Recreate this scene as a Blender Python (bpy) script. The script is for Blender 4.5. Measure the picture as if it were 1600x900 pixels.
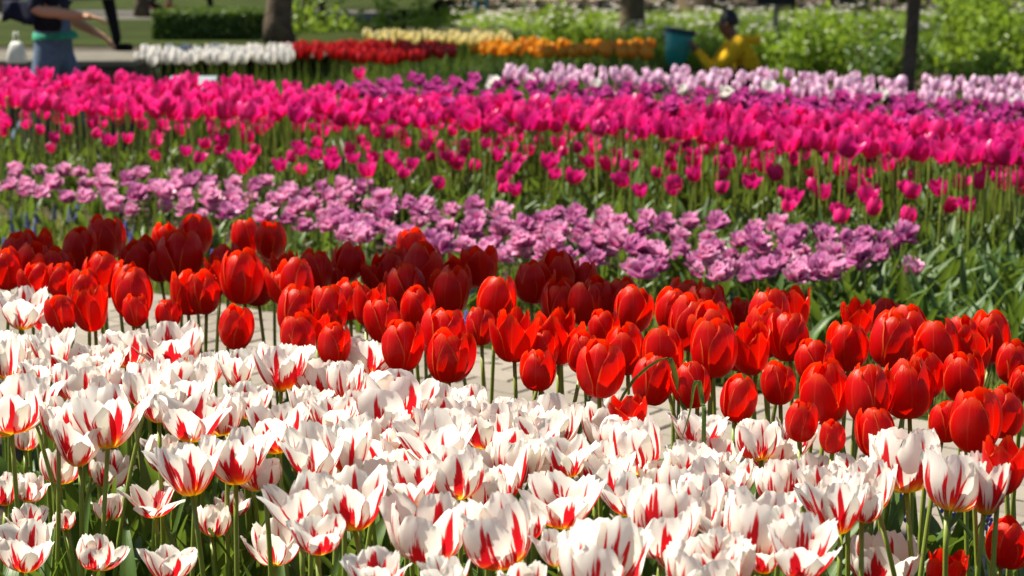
import bpy, math, random
import numpy as np
from mathutils import Vector, Matrix, Euler
R = math.radians
sc = bpy.context.scene
for o in list(bpy.data.objects): bpy.data.objects.remove(o)
COL = sc.collection
rnd = random.Random(7)

# ------------------------------------------------------------------ camera, sky, sun, exposure
FPX, CAMH, PITCH = 3000.0, 1.25, math.atan(550 / 3000.0)
cd = bpy.data.cameras.new('camera'); cam = bpy.data.objects.new('camera', cd); COL.objects.link(cam)
cam.location = (0, 0, CAMH); cam.rotation_euler = (R(90) - PITCH, 0, 0)
cd.sensor_width = 36; cd.lens = FPX / 1600 * 36; cd.clip_start = .05; cd.clip_end = 500
cd.dof.use_dof = True; cd.dof.focus_distance = 3.05; cd.dof.aperture_fstop = 7.0
sc.camera = cam
SUN_EL = R(54); SUN_H = Vector((-.945, .33, 0)).normalized()
TO_SUN = SUN_H * math.cos(SUN_EL) + Vector((0, 0, math.sin(SUN_EL)))
w = bpy.data.worlds.new('World'); sc.world = w; w.use_nodes = True
nt = w.node_tree; sky = nt.nodes.new('ShaderNodeTexSky'); sky.sky_type = 'NISHITA'; sky.sun_disc = False
sky.sun_elevation = SUN_EL; sky.sun_rotation = math.atan2(SUN_H.x, SUN_H.y)
nt.links.new(sky.outputs[0], nt.nodes['Background'].inputs[0]); nt.nodes['Background'].inputs[1].default_value = .05
sl = bpy.data.lights.new('sun', 'SUN'); sl.energy = 5.0; sl.angle = R(.5); sl.color = (1, .93, .80)
so = bpy.data.objects.new('sun', sl); COL.objects.link(so); so.rotation_euler = TO_SUN.to_track_quat('Z', 'Y').to_euler()
vs = sc.view_settings; vs.view_transform = 'Standard'; vs.look = 'None'; vs.exposure = 1.12; vs.gamma = 1; vs.use_curve_mapping = False
sc.cycles.max_bounces = 8; sc.cycles.transmission_bounces = 6; sc.cycles.diffuse_bounces = 4

RM = cam.rotation_euler.to_matrix()
def ray(px, py): return (RM @ Vector(((px - 800) / FPX, (450 - py) / FPX, -1)))
def on_plane(px, py, z):            # where the view of a pixel meets a level at height z
    d = ray(px, py); t = (z - CAMH) / d.z
    return Vector((0, 0, CAMH)) + d * t
def at_depth(px, py, y):            # where the view of a pixel meets the upright plane at distance y
    d = ray(px, py); t = y / d.y
    return Vector((0, 0, CAMH)) + d * t

# ------------------------------------------------------------------ helpers
class NT:
    def __init__(s, name):
        s.m = bpy.data.materials.new(name); s.m.use_nodes = True; s.t = s.m.node_tree
        s.t.nodes.clear(); s.out = s.n('OutputMaterial')
    def n(s, typ, **kw):
        nd = s.t.nodes.new('ShaderNode' + typ)
        for k, v in kw.items(): setattr(nd, k, v)
        return nd
    def put(s, sock, v):
        if isinstance(v, bpy.types.NodeSocket): s.t.links.new(v, sock)
        elif isinstance(v, (tuple, list)) and sock.type == 'RGBA' and len(v) == 3: sock.default_value = (*v, 1)
        else: sock.default_value = v
    def math(s, op, a, b=0.0, c=0.0, clamp=False):
        nd = s.n('Math', operation=op, use_clamp=clamp)
        s.put(nd.inputs[0], a); s.put(nd.inputs[1], b); s.put(nd.inputs[2], c); return nd.outputs[0]
    def mix(s, f, a, b):
        nd = s.n('Mix', data_type='RGBA'); s.put(nd.inputs[0], f); s.put(nd.inputs[6], a); s.put(nd.inputs[7], b); return nd.outputs[2]
    def ramp(s, f, stops, interp='LINEAR'):
        nd = s.n('ValToRGB'); cr = nd.color_ramp; cr.interpolation = interp
        while len(cr.elements) < len(stops): cr.elements.new(.5)
        for e, (p, c) in zip(cr.elements, stops):
            e.position = p; e.color = (c, c, c, 1) if not isinstance(c, tuple) else (*c, 1)
        s.put(nd.inputs[0], f); return nd.outputs[0]
    def noise(s, vec, scale, detail=3, w=None, rough=.5):
        nd = s.n('TexNoise'); nd.noise_dimensions = '4D' if w is not None else '3D'
        s.put(nd.inputs['Vector'], vec); nd.inputs['Scale'].default_value = scale; nd.inputs['Detail'].default_value = detail
        nd.inputs['Roughness'].default_value = rough
        if w is not None: s.put(nd.inputs['W'], w)
        return nd.outputs[0]
    def surface(s, col, rough=.5, spec=.4, trans=0.0, tcol=None, bump=None, bstr=.2, bdist=.002):
        p = s.n('BsdfPrincipled'); s.put(p.inputs['Base Color'], col); s.put(p.inputs['Roughness'], rough)
        p.inputs['Specular IOR Level'].default_value = spec
        if bump is not None:
            b = s.n('Bump'); b.inputs['Strength'].default_value = bstr; b.inputs['Distance'].default_value = bdist
            s.put(b.inputs['Height'], bump); s.t.links.new(b.outputs[0], p.inputs['Normal'])
        o = p.outputs[0]
        if trans:
            t = s.n('BsdfTranslucent'); s.put(t.inputs[0], tcol if tcol is not None else col)
            mx = s.n('MixShader'); mx.inputs[0].default_value = trans
            s.t.links.new(o, mx.inputs[1]); s.t.links.new(t.outputs[0], mx.inputs[2]); o = mx.outputs[0]
        s.t.links.new(o, s.out.inputs[0]); return s.m
    def uv(s):
        t = s.n('UVMap'); x = s.n('SeparateXYZ'); s.t.links.new(t.outputs[0], x.inputs[0]); return x.outputs[0], x.outputs[1]
    def rand(s): return s.n('ObjectInfo').outputs['Random']
    def comb(s, x, y, z=0.0):
        c = s.n('CombineXYZ'); s.put(c.inputs[0], x); s.put(c.inputs[1], y); s.put(c.inputs[2], z); return c.outputs[0]
    def pos(s): return s.n('NewGeometry').outputs['Position']
    def objco(s): return s.n('TexCoord').outputs['Object']

def simple(name, col, rough=.6, spec=.3, var=.25, scale=8.0, trans=0.0, tcol=None, bump=0.0, bscale=40.0, bdist=.01, world=False):
    k = NT(name); co = k.pos() if world else k.objco()
    n = k.noise(co, scale, 4)
    lo = tuple(c * (1 - var) for c in col); hi = tuple(min(1, c * (1 + var)) for c in col)
    c = k.mix(k.ramp(n, [(.3, 0.0), (.7, 1.0)]), lo, hi)
    return k.surface(c, rough, spec, trans, tcol, k.noise(co, bscale, 4) if bump else None, bump, bdist)

class MB:                                   # collects geometry, then makes one mesh
    def __init__(s): s.v = []; s.f = []; s.uv = []; s.mi = []
    def grid(s, P, mi=0, uvs=None):         # P[j][i]
        nv, nu = len(P), len(P[0]); b = len(s.v)
        for row in P: s.v.extend(tuple(p) for p in row)
        for j in range(nv - 1):
            for i in range(nu - 1):
                a = b + j * nu + i; s.f.append((a, a + 1, a + nu + 1, a + nu)); s.mi.append(mi)
                s.uv += [(i / (nu - 1), j / (nv - 1)), ((i + 1) / (nu - 1), j / (nv - 1)), ((i + 1) / (nu - 1), (j + 1) / (nv - 1)), (i / (nu - 1), (j + 1) / (nv - 1))]
    def tube(s, pts, rads, n=6, mi=0, cap=True):
        b = len(s.v); pts = [Vector(p) for p in pts]
        for k, p in enumerate(pts):
            t = (pts[min(k + 1, len(pts) - 1)] - pts[max(k - 1, 0)]).normalized()
            a = t.orthogonal().normalized() if abs(t.z) < .9 else Vector((1, 0, 0)).cross(t).normalized()
            c = t.cross(a)
            for i in range(n):
                th = 2 * math.pi * i / n; s.v.append(tuple(p + (a * math.cos(th) + c * math.sin(th)) * rads[k]))
        for k in range(len(pts) - 1):
            for i in range(n):
                j = (i + 1) % n
                s.f.append((b + k * n + i, b + k * n + j, b + (k + 1) * n + j, b + (k + 1) * n + i)); s.mi.append(mi)
                s.uv += [(i / n, k / (len(pts) - 1)), ((i + 1) / n, k / (len(pts) - 1)), ((i + 1) / n, (k + 1) / (len(pts) - 1)), (i / n, (k + 1) / (len(pts) - 1))]
        if cap:
            e = b + (len(pts) - 1) * n
            s.f.append(tuple(e + i for i in range(n))); s.mi.append(mi); s.uv += [(.5, 1)] * n
            s.f.append(tuple(b + n - 1 - i for i in range(n))); s.mi.append(mi); s.uv += [(.5, 0)] * n
    def poly(s, pts, mi=0):
        b = len(s.v); s.v += [tuple(p) for p in pts]; s.f.append(tuple(range(b, b + len(pts)))); s.mi.append(mi)
        s.uv += [((i in (1, 2)) * 1.0, (i in (2, 3)) * 1.0) for i in range(len(pts))]
    def box(s, lo, hi, mi=0, bev=0.0):
        x0, y0, z0 = lo; x1, y1, z1 = hi; e = bev; b = len(s.v)
        if not e:
            s.v += [(x, y, z) for z in (z0, z1) for x, y in ((x0, y0), (x1, y0), (x1, y1), (x0, y1))]
            fs = [(3, 2, 1, 0), (4, 5, 6, 7), (0, 1, 5, 4), (1, 2, 6, 5), (2, 3, 7, 6), (3, 0, 4, 7)]
        else:
            s.v += [(x, y, z0) for x, y in ((x0, y0), (x1, y0), (x1, y1), (x0, y1))]
            s.v += [(x, y, z1 - e) for x, y in ((x0, y0), (x1, y0), (x1, y1), (x0, y1))]
            s.v += [(x, y, z1) for x, y in ((x0 + e, y0 + e), (x1 - e, y0 + e), (x1 - e, y1 - e), (x0 + e, y1 - e))]
            fs = [(3, 2, 1, 0), (8, 9, 10, 11)]
            for q in (0, 4): fs += [(q + i, q + (i + 1) % 4, q + 4 + (i + 1) % 4, q + 4 + i) for i in range(4)]
        for f in fs: s.f.append(tuple(b + i for i in f)); s.mi.append(mi); s.uv += [(0, 0)] * len(f)
    def add(s, o, M=None):
        b = len(s.v)
        s.v += [tuple(M @ Vector(p)) for p in o.v] if M is not None else o.v
        s.f += [tuple(b + i for i in f) for f in o.f]; s.mi += o.mi; s.uv += o.uv
    def mesh(s, name, mats, smooth=True):
        m = bpy.data.meshes.new(name); m.from_pydata(s.v, [], s.f)
        l = m.uv_layers.new(name='UVMap'); l.data.foreach_set('uv', np.array(s.uv, 'f').ravel())
        for mt in (mats if isinstance(mats, (list, tuple)) else [mats]): m.materials.append(mt)
        m.polygons.foreach_set('material_index', np.array(s.mi, 'i'))
        if smooth: m.polygons.foreach_set('use_smooth', np.ones(len(s.f), bool))
        m.update(); return m
def ob(name, data, parent=None, loc=(0, 0, 0), rot=(0, 0, 0), scale=(1, 1, 1)):
    o = bpy.data.objects.new(name, data); COL.objects.link(o); o.parent = parent
    o.location = loc; o.rotation_euler = rot; o.scale = scale; return o
def tag(o, label, cat, group=None):
    o['label'] = label; o['category'] = cat
    if group: o['group'] = group
    return o
def structure(o): o['kind'] = 'structure'; return o
def stuff(o, label=None, cat=None):
    o['kind'] = 'stuff'
    if label: o['label'] = label; o['category'] = cat
    return o
def lerp_tab(tab, v):
    xs = [t[0] for t in tab]; return np.interp(v, xs, [t[1] for t in tab])
def smooth_tab(tab, v):                    # Catmull-Rom through a table
    n = len(tab)
    for i in range(n - 1):
        if v <= tab[i + 1][0] or i == n - 2:
            t = (v - tab[i][0]) / (tab[i + 1][0] - tab[i][0])
            p0, p1, p2, p3 = (tab[max(0, i - 1)][1], tab[i][1], tab[i + 1][1], tab[min(n - 1, i + 2)][1])
            return .5 * (2 * p1 + (p2 - p0) * t + (2 * p0 - 5 * p1 + 4 * p2 - p3) * t * t + (3 * p1 - p0 - 3 * p2 + p3) * t ** 3)

# ------------------------------------------------------------------ materials
def mat_flamed():
    k = NT('flamed_petal'); u, v = k.uv(); r = k.rand()
    U = k.math('ABSOLUTE', k.math('MULTIPLY_ADD', u, 2.0, -1.0))
    off = k.math('MULTIPLY', r, 37.0)
    wob = k.math('MULTIPLY', k.math('SUBTRACT', k.noise(k.comb(0.0, v, off), 2.2, 1), .5), .35)
    Uc = k.math('ABSOLUTE', k.math('ADD', k.math('MULTIPLY_ADD', u, 2.0, -1.0), wob))
    n1 = k.ramp(k.noise(k.comb(k.math('MULTIPLY', u, 5.5), k.math('MULTIPLY', v, .55), off), 2.6, 3), [(.33, 0.0), (.68, 1.0)])
    wd = k.ramp(v, [(0, .98), (.1, .9), (.24, .64), (.4, .39), (.58, .22), (.78, .11), (.93, .02)])
    amp = k.math('MULTIPLY_ADD', n1, 1.5, .25)
    amp = k.math('MULTIPLY', amp, k.math('MULTIPLY_ADD', k.math('FRACT', k.math('MULTIPLY', r, 91.7)), 1.0, .42))
    m1 = k.math('MULTIPLY', k.math('SUBTRACT', k.math('MULTIPLY', wd, amp), Uc), 13.0, clamp=True)
    ew = k.ramp(v, [(0, .6), (.2, .55), (.45, .38), (.7, .2), (.92, .02)])
    n2 = k.ramp(k.noise(k.comb(k.math('MULTIPLY', u, 7.0), k.math('MULTIPLY', v, .6), k.math('ADD', off, 9.0)), 2.2, 3), [(.36, 0.0), (.62, 1.0)])
    m2 = k.math('MULTIPLY', k.math('SUBTRACT', k.math('MULTIPLY', ew, n2), k.math('SUBTRACT', 1.0, U)), 12.0, clamp=True)
    m = k.math('MAXIMUM', m1, m2)
    blush = k.noise(k.comb(u, v, off), 2.5, 2)
    white = k.mix(k.ramp(blush, [(.35, 0.0), (.75, 1.0)]), (.92, .91, .84), (.91, .87, .79))
    vein = k.noise(k.comb(k.math('MULTIPLY', u, 30.0), v, off), 2.0, 2)
    white = k.mix(k.math('MULTIPLY', vein, .12), white, (.78, .77, .64))
    red = k.mix(vein, (.50, .004, .014), (.74, .014, .02))
    orange = k.mix(k.ramp(v, [(.1, 1.0), (.36, 0.0)]), red, (.80, .15, .008))
    c = k.mix(m, white, orange)
    yb = k.math('ADD', v, k.math('MULTIPLY', k.math('SUBTRACT', n1, .5), .06))
    c = k.mix(k.ramp(yb, [(.10, 1.0), (.25, 0.0)]), c, (.80, .60, .03))
    return k.surface(c, .5, .25, .52, None, vein, .25, .0012)
def mat_red():
    k = NT('red_petal'); u, v = k.uv(); r = k.rand()
    U = k.math('ABSOLUTE', k.math('MULTIPLY_ADD', u, 2.0, -1.0)); off = k.math('MULTIPLY', r, 37.0)
    vein = k.noise(k.comb(k.math('MULTIPLY', u, 26.0), v, off), 2.0, 3)
    c = k.mix(vein, (.52, .0012, .001), (.70, .0025, .001))
    c = k.mix(k.math('MULTIPLY', r, .35), c, (.60, .002, .008))
    edge = k.math('MULTIPLY', k.ramp(U, [(.90, 0.0), (1, 1.0)]), k.ramp(v, [(.2, .25), (.8, 1.0)]))
    tip = k.ramp(k.math('ADD', v, k.math('MULTIPLY', vein, .1)), [(.86, 0.0), (1, .55)])
    c = k.mix(tip, c, (.88, .09, .008)); c = k.mix(edge, c, (.92, .24, .05))
    rib = k.math('MULTIPLY', k.ramp(U, [(.0, 1.0), (.045, 0.0)]), .35)
    c = k.mix(rib, c, (.86, .12, .03))
    c = k.mix(k.ramp(v, [(.03, .8), (.1, 0.0)]), c, (.35, .25, .03))
    return k.surface(c, .34, .34, .50, k.mix(.5, c, (.92, .010, .0)), vein, .55, .0014)
def mat_bloom(name, a, b, edge, base, trans=.4, rough=.45, ew=.75):
    k = NT(name); u, v = k.uv(); r = k.rand()
    U = k.math('ABSOLUTE', k.math('MULTIPLY_ADD', u, 2.0, -1.0))
    n = k.noise(k.comb(k.math('MULTIPLY', u, 8.0), v, k.math('MULTIPLY', r, 31.0)), 2.0, 2)
    c = k.mix(n, a, b); c = k.mix(k.math('MULTIPLY', r, .5), c, b)
    c = k.mix(k.math('MULTIPLY', k.math('MAXIMUM', k.ramp(U, [(.5, 0.0), (1, 1.0)]), k.ramp(v, [(.6, 0.0), (1, 1.0)])), ew), c, edge)
    c = k.mix(k.ramp(v, [(.03, 1.0), (.17, 0.0)]), c, base)
    return k.surface(c, rough - .08, .45, trans)
def mat_leaf(name, a, b, trans=.3, rough=.42):
    k = NT(name); u, v = k.uv(); r = k.rand()
    n = k.noise(k.comb(k.math('MULTIPLY', u, 14.0), k.math('MULTIPLY', v, 1.5), k.math('MULTIPLY', r, 31.0)), 2.0, 2)
    c = k.mix(n, a, b); c = k.mix(k.math('MULTIPLY', r, .5), c, b)
    return k.surface(c, rough, .45, trans, k.mix(.5, c, (.30, .42, .04)), n, .3, .002)
M_FL, M_RED = mat_flamed(), mat_red()
M_PINK = mat_bloom('pink_petal', (.82, .008, .17), (.70, .006, .20), (.90, .06, .33), (.84, .55, .40), .45)
M_PURP = mat_bloom('lilac_double_petal', (.44, .015, .19), (.64, .06, .32), (.93, .55, .77), (.36, .012, .14), .42, ew=.85)
M_PINKD = mat_bloom('deep_pink_petal', (.62, .006, .13), (.52, .004, .17), (.80, .03, .28), (.80, .45, .30), .42)
M_PURPD = mat_bloom('purple_double_petal', (.30, .010, .16), (.46, .03, .26), (.80, .36, .62), (.28, .01, .12), .42, ew=.8)
M_MAG = mat_bloom('magenta_double_petal', (.50, .015, .24), (.44, .015, .25), (.74, .12, .46), (.5, .2, .3))
M_LIL = mat_bloom('lilac_petal', (.72, .36, .58), (.82, .52, .70), (.92, .76, .86), (.7, .55, .5))
M_WHT = mat_bloom('white_petal', (.82, .80, .76), (.80, .76, .72), (.88, .86, .82), (.50, .22, .10))
M_FRED = mat_bloom('crimson_petal', (.52, .006, .010), (.42, .004, .010), (.66, .02, .02), (.3, .02, .01), .3)
M_YEL = mat_bloom('pale_yellow_petal', (.80, .66, .22), (.82, .70, .30), (.86, .78, .45), (.6, .55, .1))
M_ORG = mat_bloom('orange_petal', (.82, .26, .012), (.80, .34, .015), (.86, .40, .03), (.6, .3, .02))
M_CRM = mat_bloom('cream_petal', (.78, .68, .40), (.80, .72, .5), (.85, .78, .6), (.6, .5, .2))
M_BLUE = simple('blue_bell', (.12, .12, .48), .5, .3, .3, 40)
M_STEM = mat_leaf('stem_green', (.28, .34, .045), (.19, .26, .04), .12, .4)
M_LEAF = mat_leaf('tulip_leaf', (.045, .105, .013), (.08, .155, .022))
M_LEAFD = mat_leaf('dark_leaf', (.036, .085, .013), (.062, .125, .018), .25, .5)
M_LEAFY = mat_leaf('fresh_leaf', (.12, .22, .010), (.24, .35, .022), .45)
M_GRASS = mat_leaf('grass_blade', (.20, .24, .035), (.30, .32, .08), .3, .5)
M_SOIL = simple('soil', (.060, .042, .030), .95, .1, .4, 14, bump=.6, bscale=60, bdist=.02, world=True)
M_LAWN = simple('lawn', (.026, .038, .004), .9, .1, .35, 1.2, bump=.5, bscale=90, bdist=.02, world=True)
M_SAND = simple('path_grit', (.075, .062, .048), .9, .2, .2, 30, bump=.4, bscale=200, world=True)
M_STONE = simple('stone', (.13, .118, .094), .85, .25, .25, 5, bump=.4, bscale=60)
M_STONE_SHADE = simple('shaded_stone', (.07, .06, .05), .9, .2, .3, 5, bump=.4, bscale=60)  # wall stone with the shade of its front face put into the colour
M_BARK = simple('bark', (.10, .075, .05), .9, .15, .4, 9, bump=.8, bscale=25, bdist=.03)
def mat_brick():
    k = NT('paving_brick'); r = k.rand(); n = k.noise(k.pos(), 38, 4)
    c = k.mix(k.math('MULTIPLY_ADD', r, .7, k.math('MULTIPLY', n, .3)), (.18, .155, .125), (.29, .255, .21))
    c = k.mix(k.ramp(k.noise(k.pos(), 5, 3), [(.45, 0.0), (.75, .5)]), c, (.20, .17, .13))
    return k.surface(c, .85, .25, 0, None, k.noise(k.pos(), 160, 3), .4, .004)
M_BRICK = mat_brick()

# ------------------------------------------------------------------ ground, path, terrace
def sstep(a, b, x): t = min(1, max(0, (x - a) / (b - a))); return t * t * (3 - 2 * t)
def gz(x, y): return -.4 * sstep(10.4, 11.5, y)
PD = Vector((.79, -.613, 0)).normalized(); PN = Vector((-PD.y, PD.x, 0)); PN = PN if PN.y > 0 else -PN   # along the path, away from camera
PFAR = Vector((-.11, 5.73, 0)); PW = 1.15
def path_off(x, y): return (Vector((x, y, 0)) - PFAR).dot(PN)      # <-PW front bed, -PW..0 path, >0 grass and rear beds
xs = [-200, -80, -40, -20] + [-12 + .5 * i for i in range(49)] + [20, 40, 80, 200]
ys = [-30, -10, -3] + [.5 * i for i in range(60)] + [31, 34, 38, 45, 60, 100, 250]
g = MB(); g.grid([[(x, y, gz(x, y)) for x in xs] for y in ys]); 
structure(ob('ground', g.mesh('ground', M_SOIL)))
def strip(o0, o1, z, a0=-6.5, a1=4.5, n=44):
    m = MB(); P = []
    for q in (o0, o1):
        P.append([tuple(PFAR + PD * (a0 + (a1 - a0) * i / n) + PN * (q + .02 * math.sin(i * 1.7 + q * 9)) + Vector((0, 0, z))) for i in range(n + 1)])
    m.grid(P); return m
path = structure(ob('path', strip(-PW, 0, .004).mesh('path', M_SAND)))
bm_ = MB(); bm_.box((-.102, -.0485, -.02), (.102, .0485, .0), bev=.004); BR = bm_.mesh('brick', M_BRICK, False)
cnt = 0
for row in range(11):
    for i in range(60):
        a = -4.6 + i * .211 + (row % 2) * .105; q = -PW + .055 + row * .1055
        p = PFAR + PD * a + PN * q
        if abs(p.x) > .8 / 3 * p.y + .35 or cnt >= 298: continue
        ob('brick', BR, path, (p.x, p.y, .017 + rnd.uniform(-.0025, .0025)), (rnd.uniform(-.008, .008), rnd.uniform(-.008, .008), math.atan2(PD.y, PD.x) + rnd.uniform(-.012, .012))); cnt += 1
structure(ob('grass_verge', strip(.0, .75, .012).mesh('grass_verge', M_LAWN)))

def blade_patch(n, place, h0, h1, wd, mat, name, seg=3, curl=.5):
    m = MB(); q = random.Random(hash(name) % 1000 if False else len(name) * 7)
    for _ in range(n):
        p = place(q)
        if p is None: continue
        h = q.uniform(h0, h1); a = q.uniform(0, 6.283); c, s = math.cos(a), math.sin(a); b = q.uniform(.1, curl) * h; ww = wd * q.uniform(.6, 1.2)
        P = []
        for j in range(seg + 1):
            t = j / seg; hw = ww * (1 - t ** 2.2) * (.55 + .9 * t * (1 - t) * 2) + .0004
            cx, cy, cz = p[0] + c * b * t * t, p[1] + s * b * t * t, p[2] + h * (t - .25 * t * t * (b / h))
            P.append([(cx - s * hw, cy + c * hw, cz), (cx + s * hw, cy - c * hw, cz)])
        m.grid(P)
    return m.mesh(name, mat)
def on_verge(q):
    p = PFAR + PD * q.uniform(-3.6, 2.4) + PN * (q.random() ** .8 * .72 + q.uniform(-.05, .05))
    if abs(p.x) > .29 * p.y + .2: return None
    return (p.x, p.y, .01)
stuff(ob('grass', blade_patch(9000, on_verge, .04, .13, .0032, M_GRASS, 'grass')), 'short sunlit grass along the far edge of the brick path', 'grass')

# ------------------------------------------------------------------ tulip petals
def petal(prof_r, prof_z, wid, ruffle=0., jag=0., tip=.15, bend=0., rs=1., hs=1., nu=9, nv=11, q=rnd, twist=0., curl=0.):
    ph = q.uniform(0, 6.28); ph2 = q.uniform(0, 6.28); fr = q.uniform(5, 9); P = []
    jn = [q.uniform(-1, 1) for _ in range(nu)]; f2 = q.uniform(9, 14)
    asym = q.uniform(-.12, .12)
    for j in range(nv):
        row = []
        for i in range(nu):
            u = 2 * i / (nu - 1) - 1; v = j / (nv - 1)
            ve = v * (1 - tip * abs(u) ** 2.4 + (jag * jn[i] * v ** 4)) * (1 + asym * u * v * .5)
            ve = max(0, ve)
            r = smooth_tab(prof_r, ve) * rs; z = smooth_tab(prof_z, ve) * hs; wv = smooth_tab(wid, min(1, v))
            rho = max(r, .9) * 1.04; t = u * wv / rho
            t = max(-1.45, min(1.45, t))
            x = r - rho * (1 - math.cos(t)); y = rho * math.sin(t)
            rf = ruffle * (v ** 1.6 * (abs(u) ** 1.5 * math.sin(fr * v + ph + u * 2) + .5 * math.sin(3.2 * u + ph2) * v) + .45 * v ** 7 * math.sin(f2 * u + ph))
            x += rf; z += rf * .3; y += twist * v * v
            x += curl * max(0, v - .7) ** 2 * 11
            cb, sb = math.cos(bend), math.sin(bend)
            x, z = .3 + (x - .3) * cb + z * sb, -(x - .3) * sb + z * cb
            row.append((x * .01, y * .01, z * .01))
        P.append(row)
    return P
def interp(tab, x): return float(np.interp(x, [t[0] for t in tab], [t[1] for t in tab]))
def T(*a): return list(zip((0, .1, .25, .45, .65, .85, 1), a))
RED_R, RED_Z = T(.35, 1.75, 2.95, 3.6, 3.62, 3.1, 2.3), T(0, .35, 1.6, 3.7, 5.9, 8.0, 9.2)
REDO_R, REDO_Z = T(.35, 1.75, 3.0, 3.7, 4.0, 4.1, 4.2), T(0, .4, 1.7, 3.8, 5.9, 7.8, 9.0)
RED_W = T(.5, 1.7, 2.8, 3.45, 3.3, 2.5, 1.15)
WH_R, WH_Z = T(.4, 1.9, 3.4, 4.4, 4.75, 4.7, 4.5), T(0, .4, 1.7, 3.8, 6.1, 8.4, 9.9)
WO_R, WO_Z = T(.4, 1.9, 3.4, 4.6, 5.3, 5.8, 6.0), T(0, .45, 1.7, 3.7, 5.7, 7.5, 8.6)
WW_R, WW_Z = T(.4, 1.9, 3.5, 5.0, 6.4, 7.6, 8.2), T(0, .4, 1.3, 2.6, 4.0, 5.2, 5.8)
WF_R, WF_Z = T(.4, 1.6, 2.8, 3.8, 4.5, 5.0, 5.3), T(0, .5, 2.0, 4.1, 6.2, 8.2, 9.7)
WC_R, WC_Z = T(.4, 1.8, 3.1, 3.9, 4.0, 3.6, 3.1), T(0, .4, 1.8, 4.0, 6.3, 8.4, 9.6)
WH_W = T(.5, 1.7, 2.75, 3.5, 3.75, 3.45, 2.45)
def flower(kind, q):                       # six petal meshes and the flower's own width and height in metres
    r, z, wd, ruf, jag, tip, mat, W, H = {
        'red': (RED_R, RED_Z, RED_W, .10, .03, .10, M_RED, .073, .092),
        'red_open': (REDO_R, REDO_Z, RED_W, .22, .05, .14, M_RED, .085, .090),
        'white': (WH_R, WH_Z, WH_W, .42, .06, .12, M_FL, .098, .098),
        'white_flare': (WF_R, WF_Z, WH_W, .48, .065, .15, M_FL, .104, .096),
        'white_open': (WO_R, WO_Z, WH_W, .55, .065, .14, M_FL, .118, .088),
        'white_wide': (WW_R, WW_Z, WH_W, .5, .055, .2, M_FL, .155, .062),
        'white_closed': (WC_R, WC_Z, WH_W, .25, .04, .14, M_FL, .080, .096)}[kind]
    out = []
    for i in range(6):
        inner = i % 2 == 0; wild = q.random() < (.22 if 'white' in kind else .08)
        P = petal(r, z, [(a, b * (q.uniform(.86, 1.0) if inner else q.uniform(.94, 1.06))) for a, b in wd], ruf * q.uniform(.6, 1.3), jag, tip,
                  R(q.uniform(-4, 5) + (q.uniform(6, 20) if wild else 0) - (2 if inner else 0)), .90 if inner else 1.0, q.uniform(.93, 1.04) * (1.02 if inner else 1),
                  nu=13 if 'white' in kind else 9, nv=12, q=q, twist=q.uniform(-.3, .3), curl=(q.uniform(.2, 1.0) if 'white' in kind and q.random() < .4 else q.uniform(-.35, .1)))
        a = math.pi / 3 * i + R(q.uniform(-6, 6)); ca, sa = math.cos(a), math.sin(a)
        m = MB(); m.grid([[(x * ca - y * sa, x * sa + y * ca, z_) for x, y, z_ in row] for row in P])
        out.append(m.mesh('petal', mat))
    return out, W, H
LIB = {k: [flower(k, random.Random(100 + i * 7 + len(k) * 31)) for i in range(n)] for k, n in
       (('red', 8), ('red_open', 5), ('white', 9), ('white_flare', 9), ('white_open', 6), ('white_wide', 2), ('white_closed', 4))}
def stem_mesh(ox, q, mat=M_STEM, r0=.0046, r1=.0036, n=7):
    m = MB(); a = q.uniform(-.012, .012)
    pts = [(ox * (t ** 1.6) + a * math.sin(t * 3.1), a * .6 * math.sin(t * 4.4), t) for t in [i / 8 for i in range(9)]]
    m.tube(pts, [r0 + (r1 - r0) * i / 8 for i in range(9)], n); return m.mesh('stem', mat)
STEMS = [(ox, stem_mesh(ox, random.Random(i))) for i, ox in enumerate((.0, .015, .03, .05, .075, .02, .04))]
def leaf_grid(L, W, up, arch, q, nv=8, fold=.35, x0=.004):
    P = []; tw = q.uniform(-.5, .5); sway = q.uniform(-.04, .04); wav = q.uniform(0, 6)
    for j in range(nv + 1):
        t = j / nv; a = up - arch * t ** 1.8
        # arc centreline
        s = 0; x = x0; z = 0
        for k in range(12):
            tt = t * (k + .5) / 12; aa = up - arch * tt ** 1.8; x += math.cos(aa) * L * t / 12; z += math.sin(aa) * L * t / 12
        hw = W * (.35 + 2.3 * t * (1 - t) * (1.25 - .5 * t)) * (1 - t ** 5) + .0006
        nx, nz = -math.sin(a), math.cos(a); row = []
        for i in range(5):
            u = i / 2 - 1; lift = fold * hw * abs(u) ** 1.4 + .004 * math.sin(7 * t + wav) * u
            yy = u * hw; th = tw * t
            row.append((x + nx * lift, yy * math.cos(th) + sway * t * t, z + nz * lift + yy * math.sin(th)))
        P.append(row)
    return P
def leaf_mesh(L, W, up, arch, seed, mat=None):
    m = MB(); m.grid(leaf_grid(L, W, up, arch, random.Random(seed))); return m.mesh('leaf', mat or M_LEAF)
LEAVES = [leaf_mesh(L, W, R(up), R(ar), i) for i, (L, W, up, ar) in enumerate(
    ((.33, .022, 84, 30), (.30, .026, 80, 50), (.36, .018, 86, 24), (.28, .028, 76, 70), (.38, .020, 85, 60), (.26, .022, 82, 20), (.34, .024, 78, 95), (.30, .016, 87, 15)))]

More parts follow.
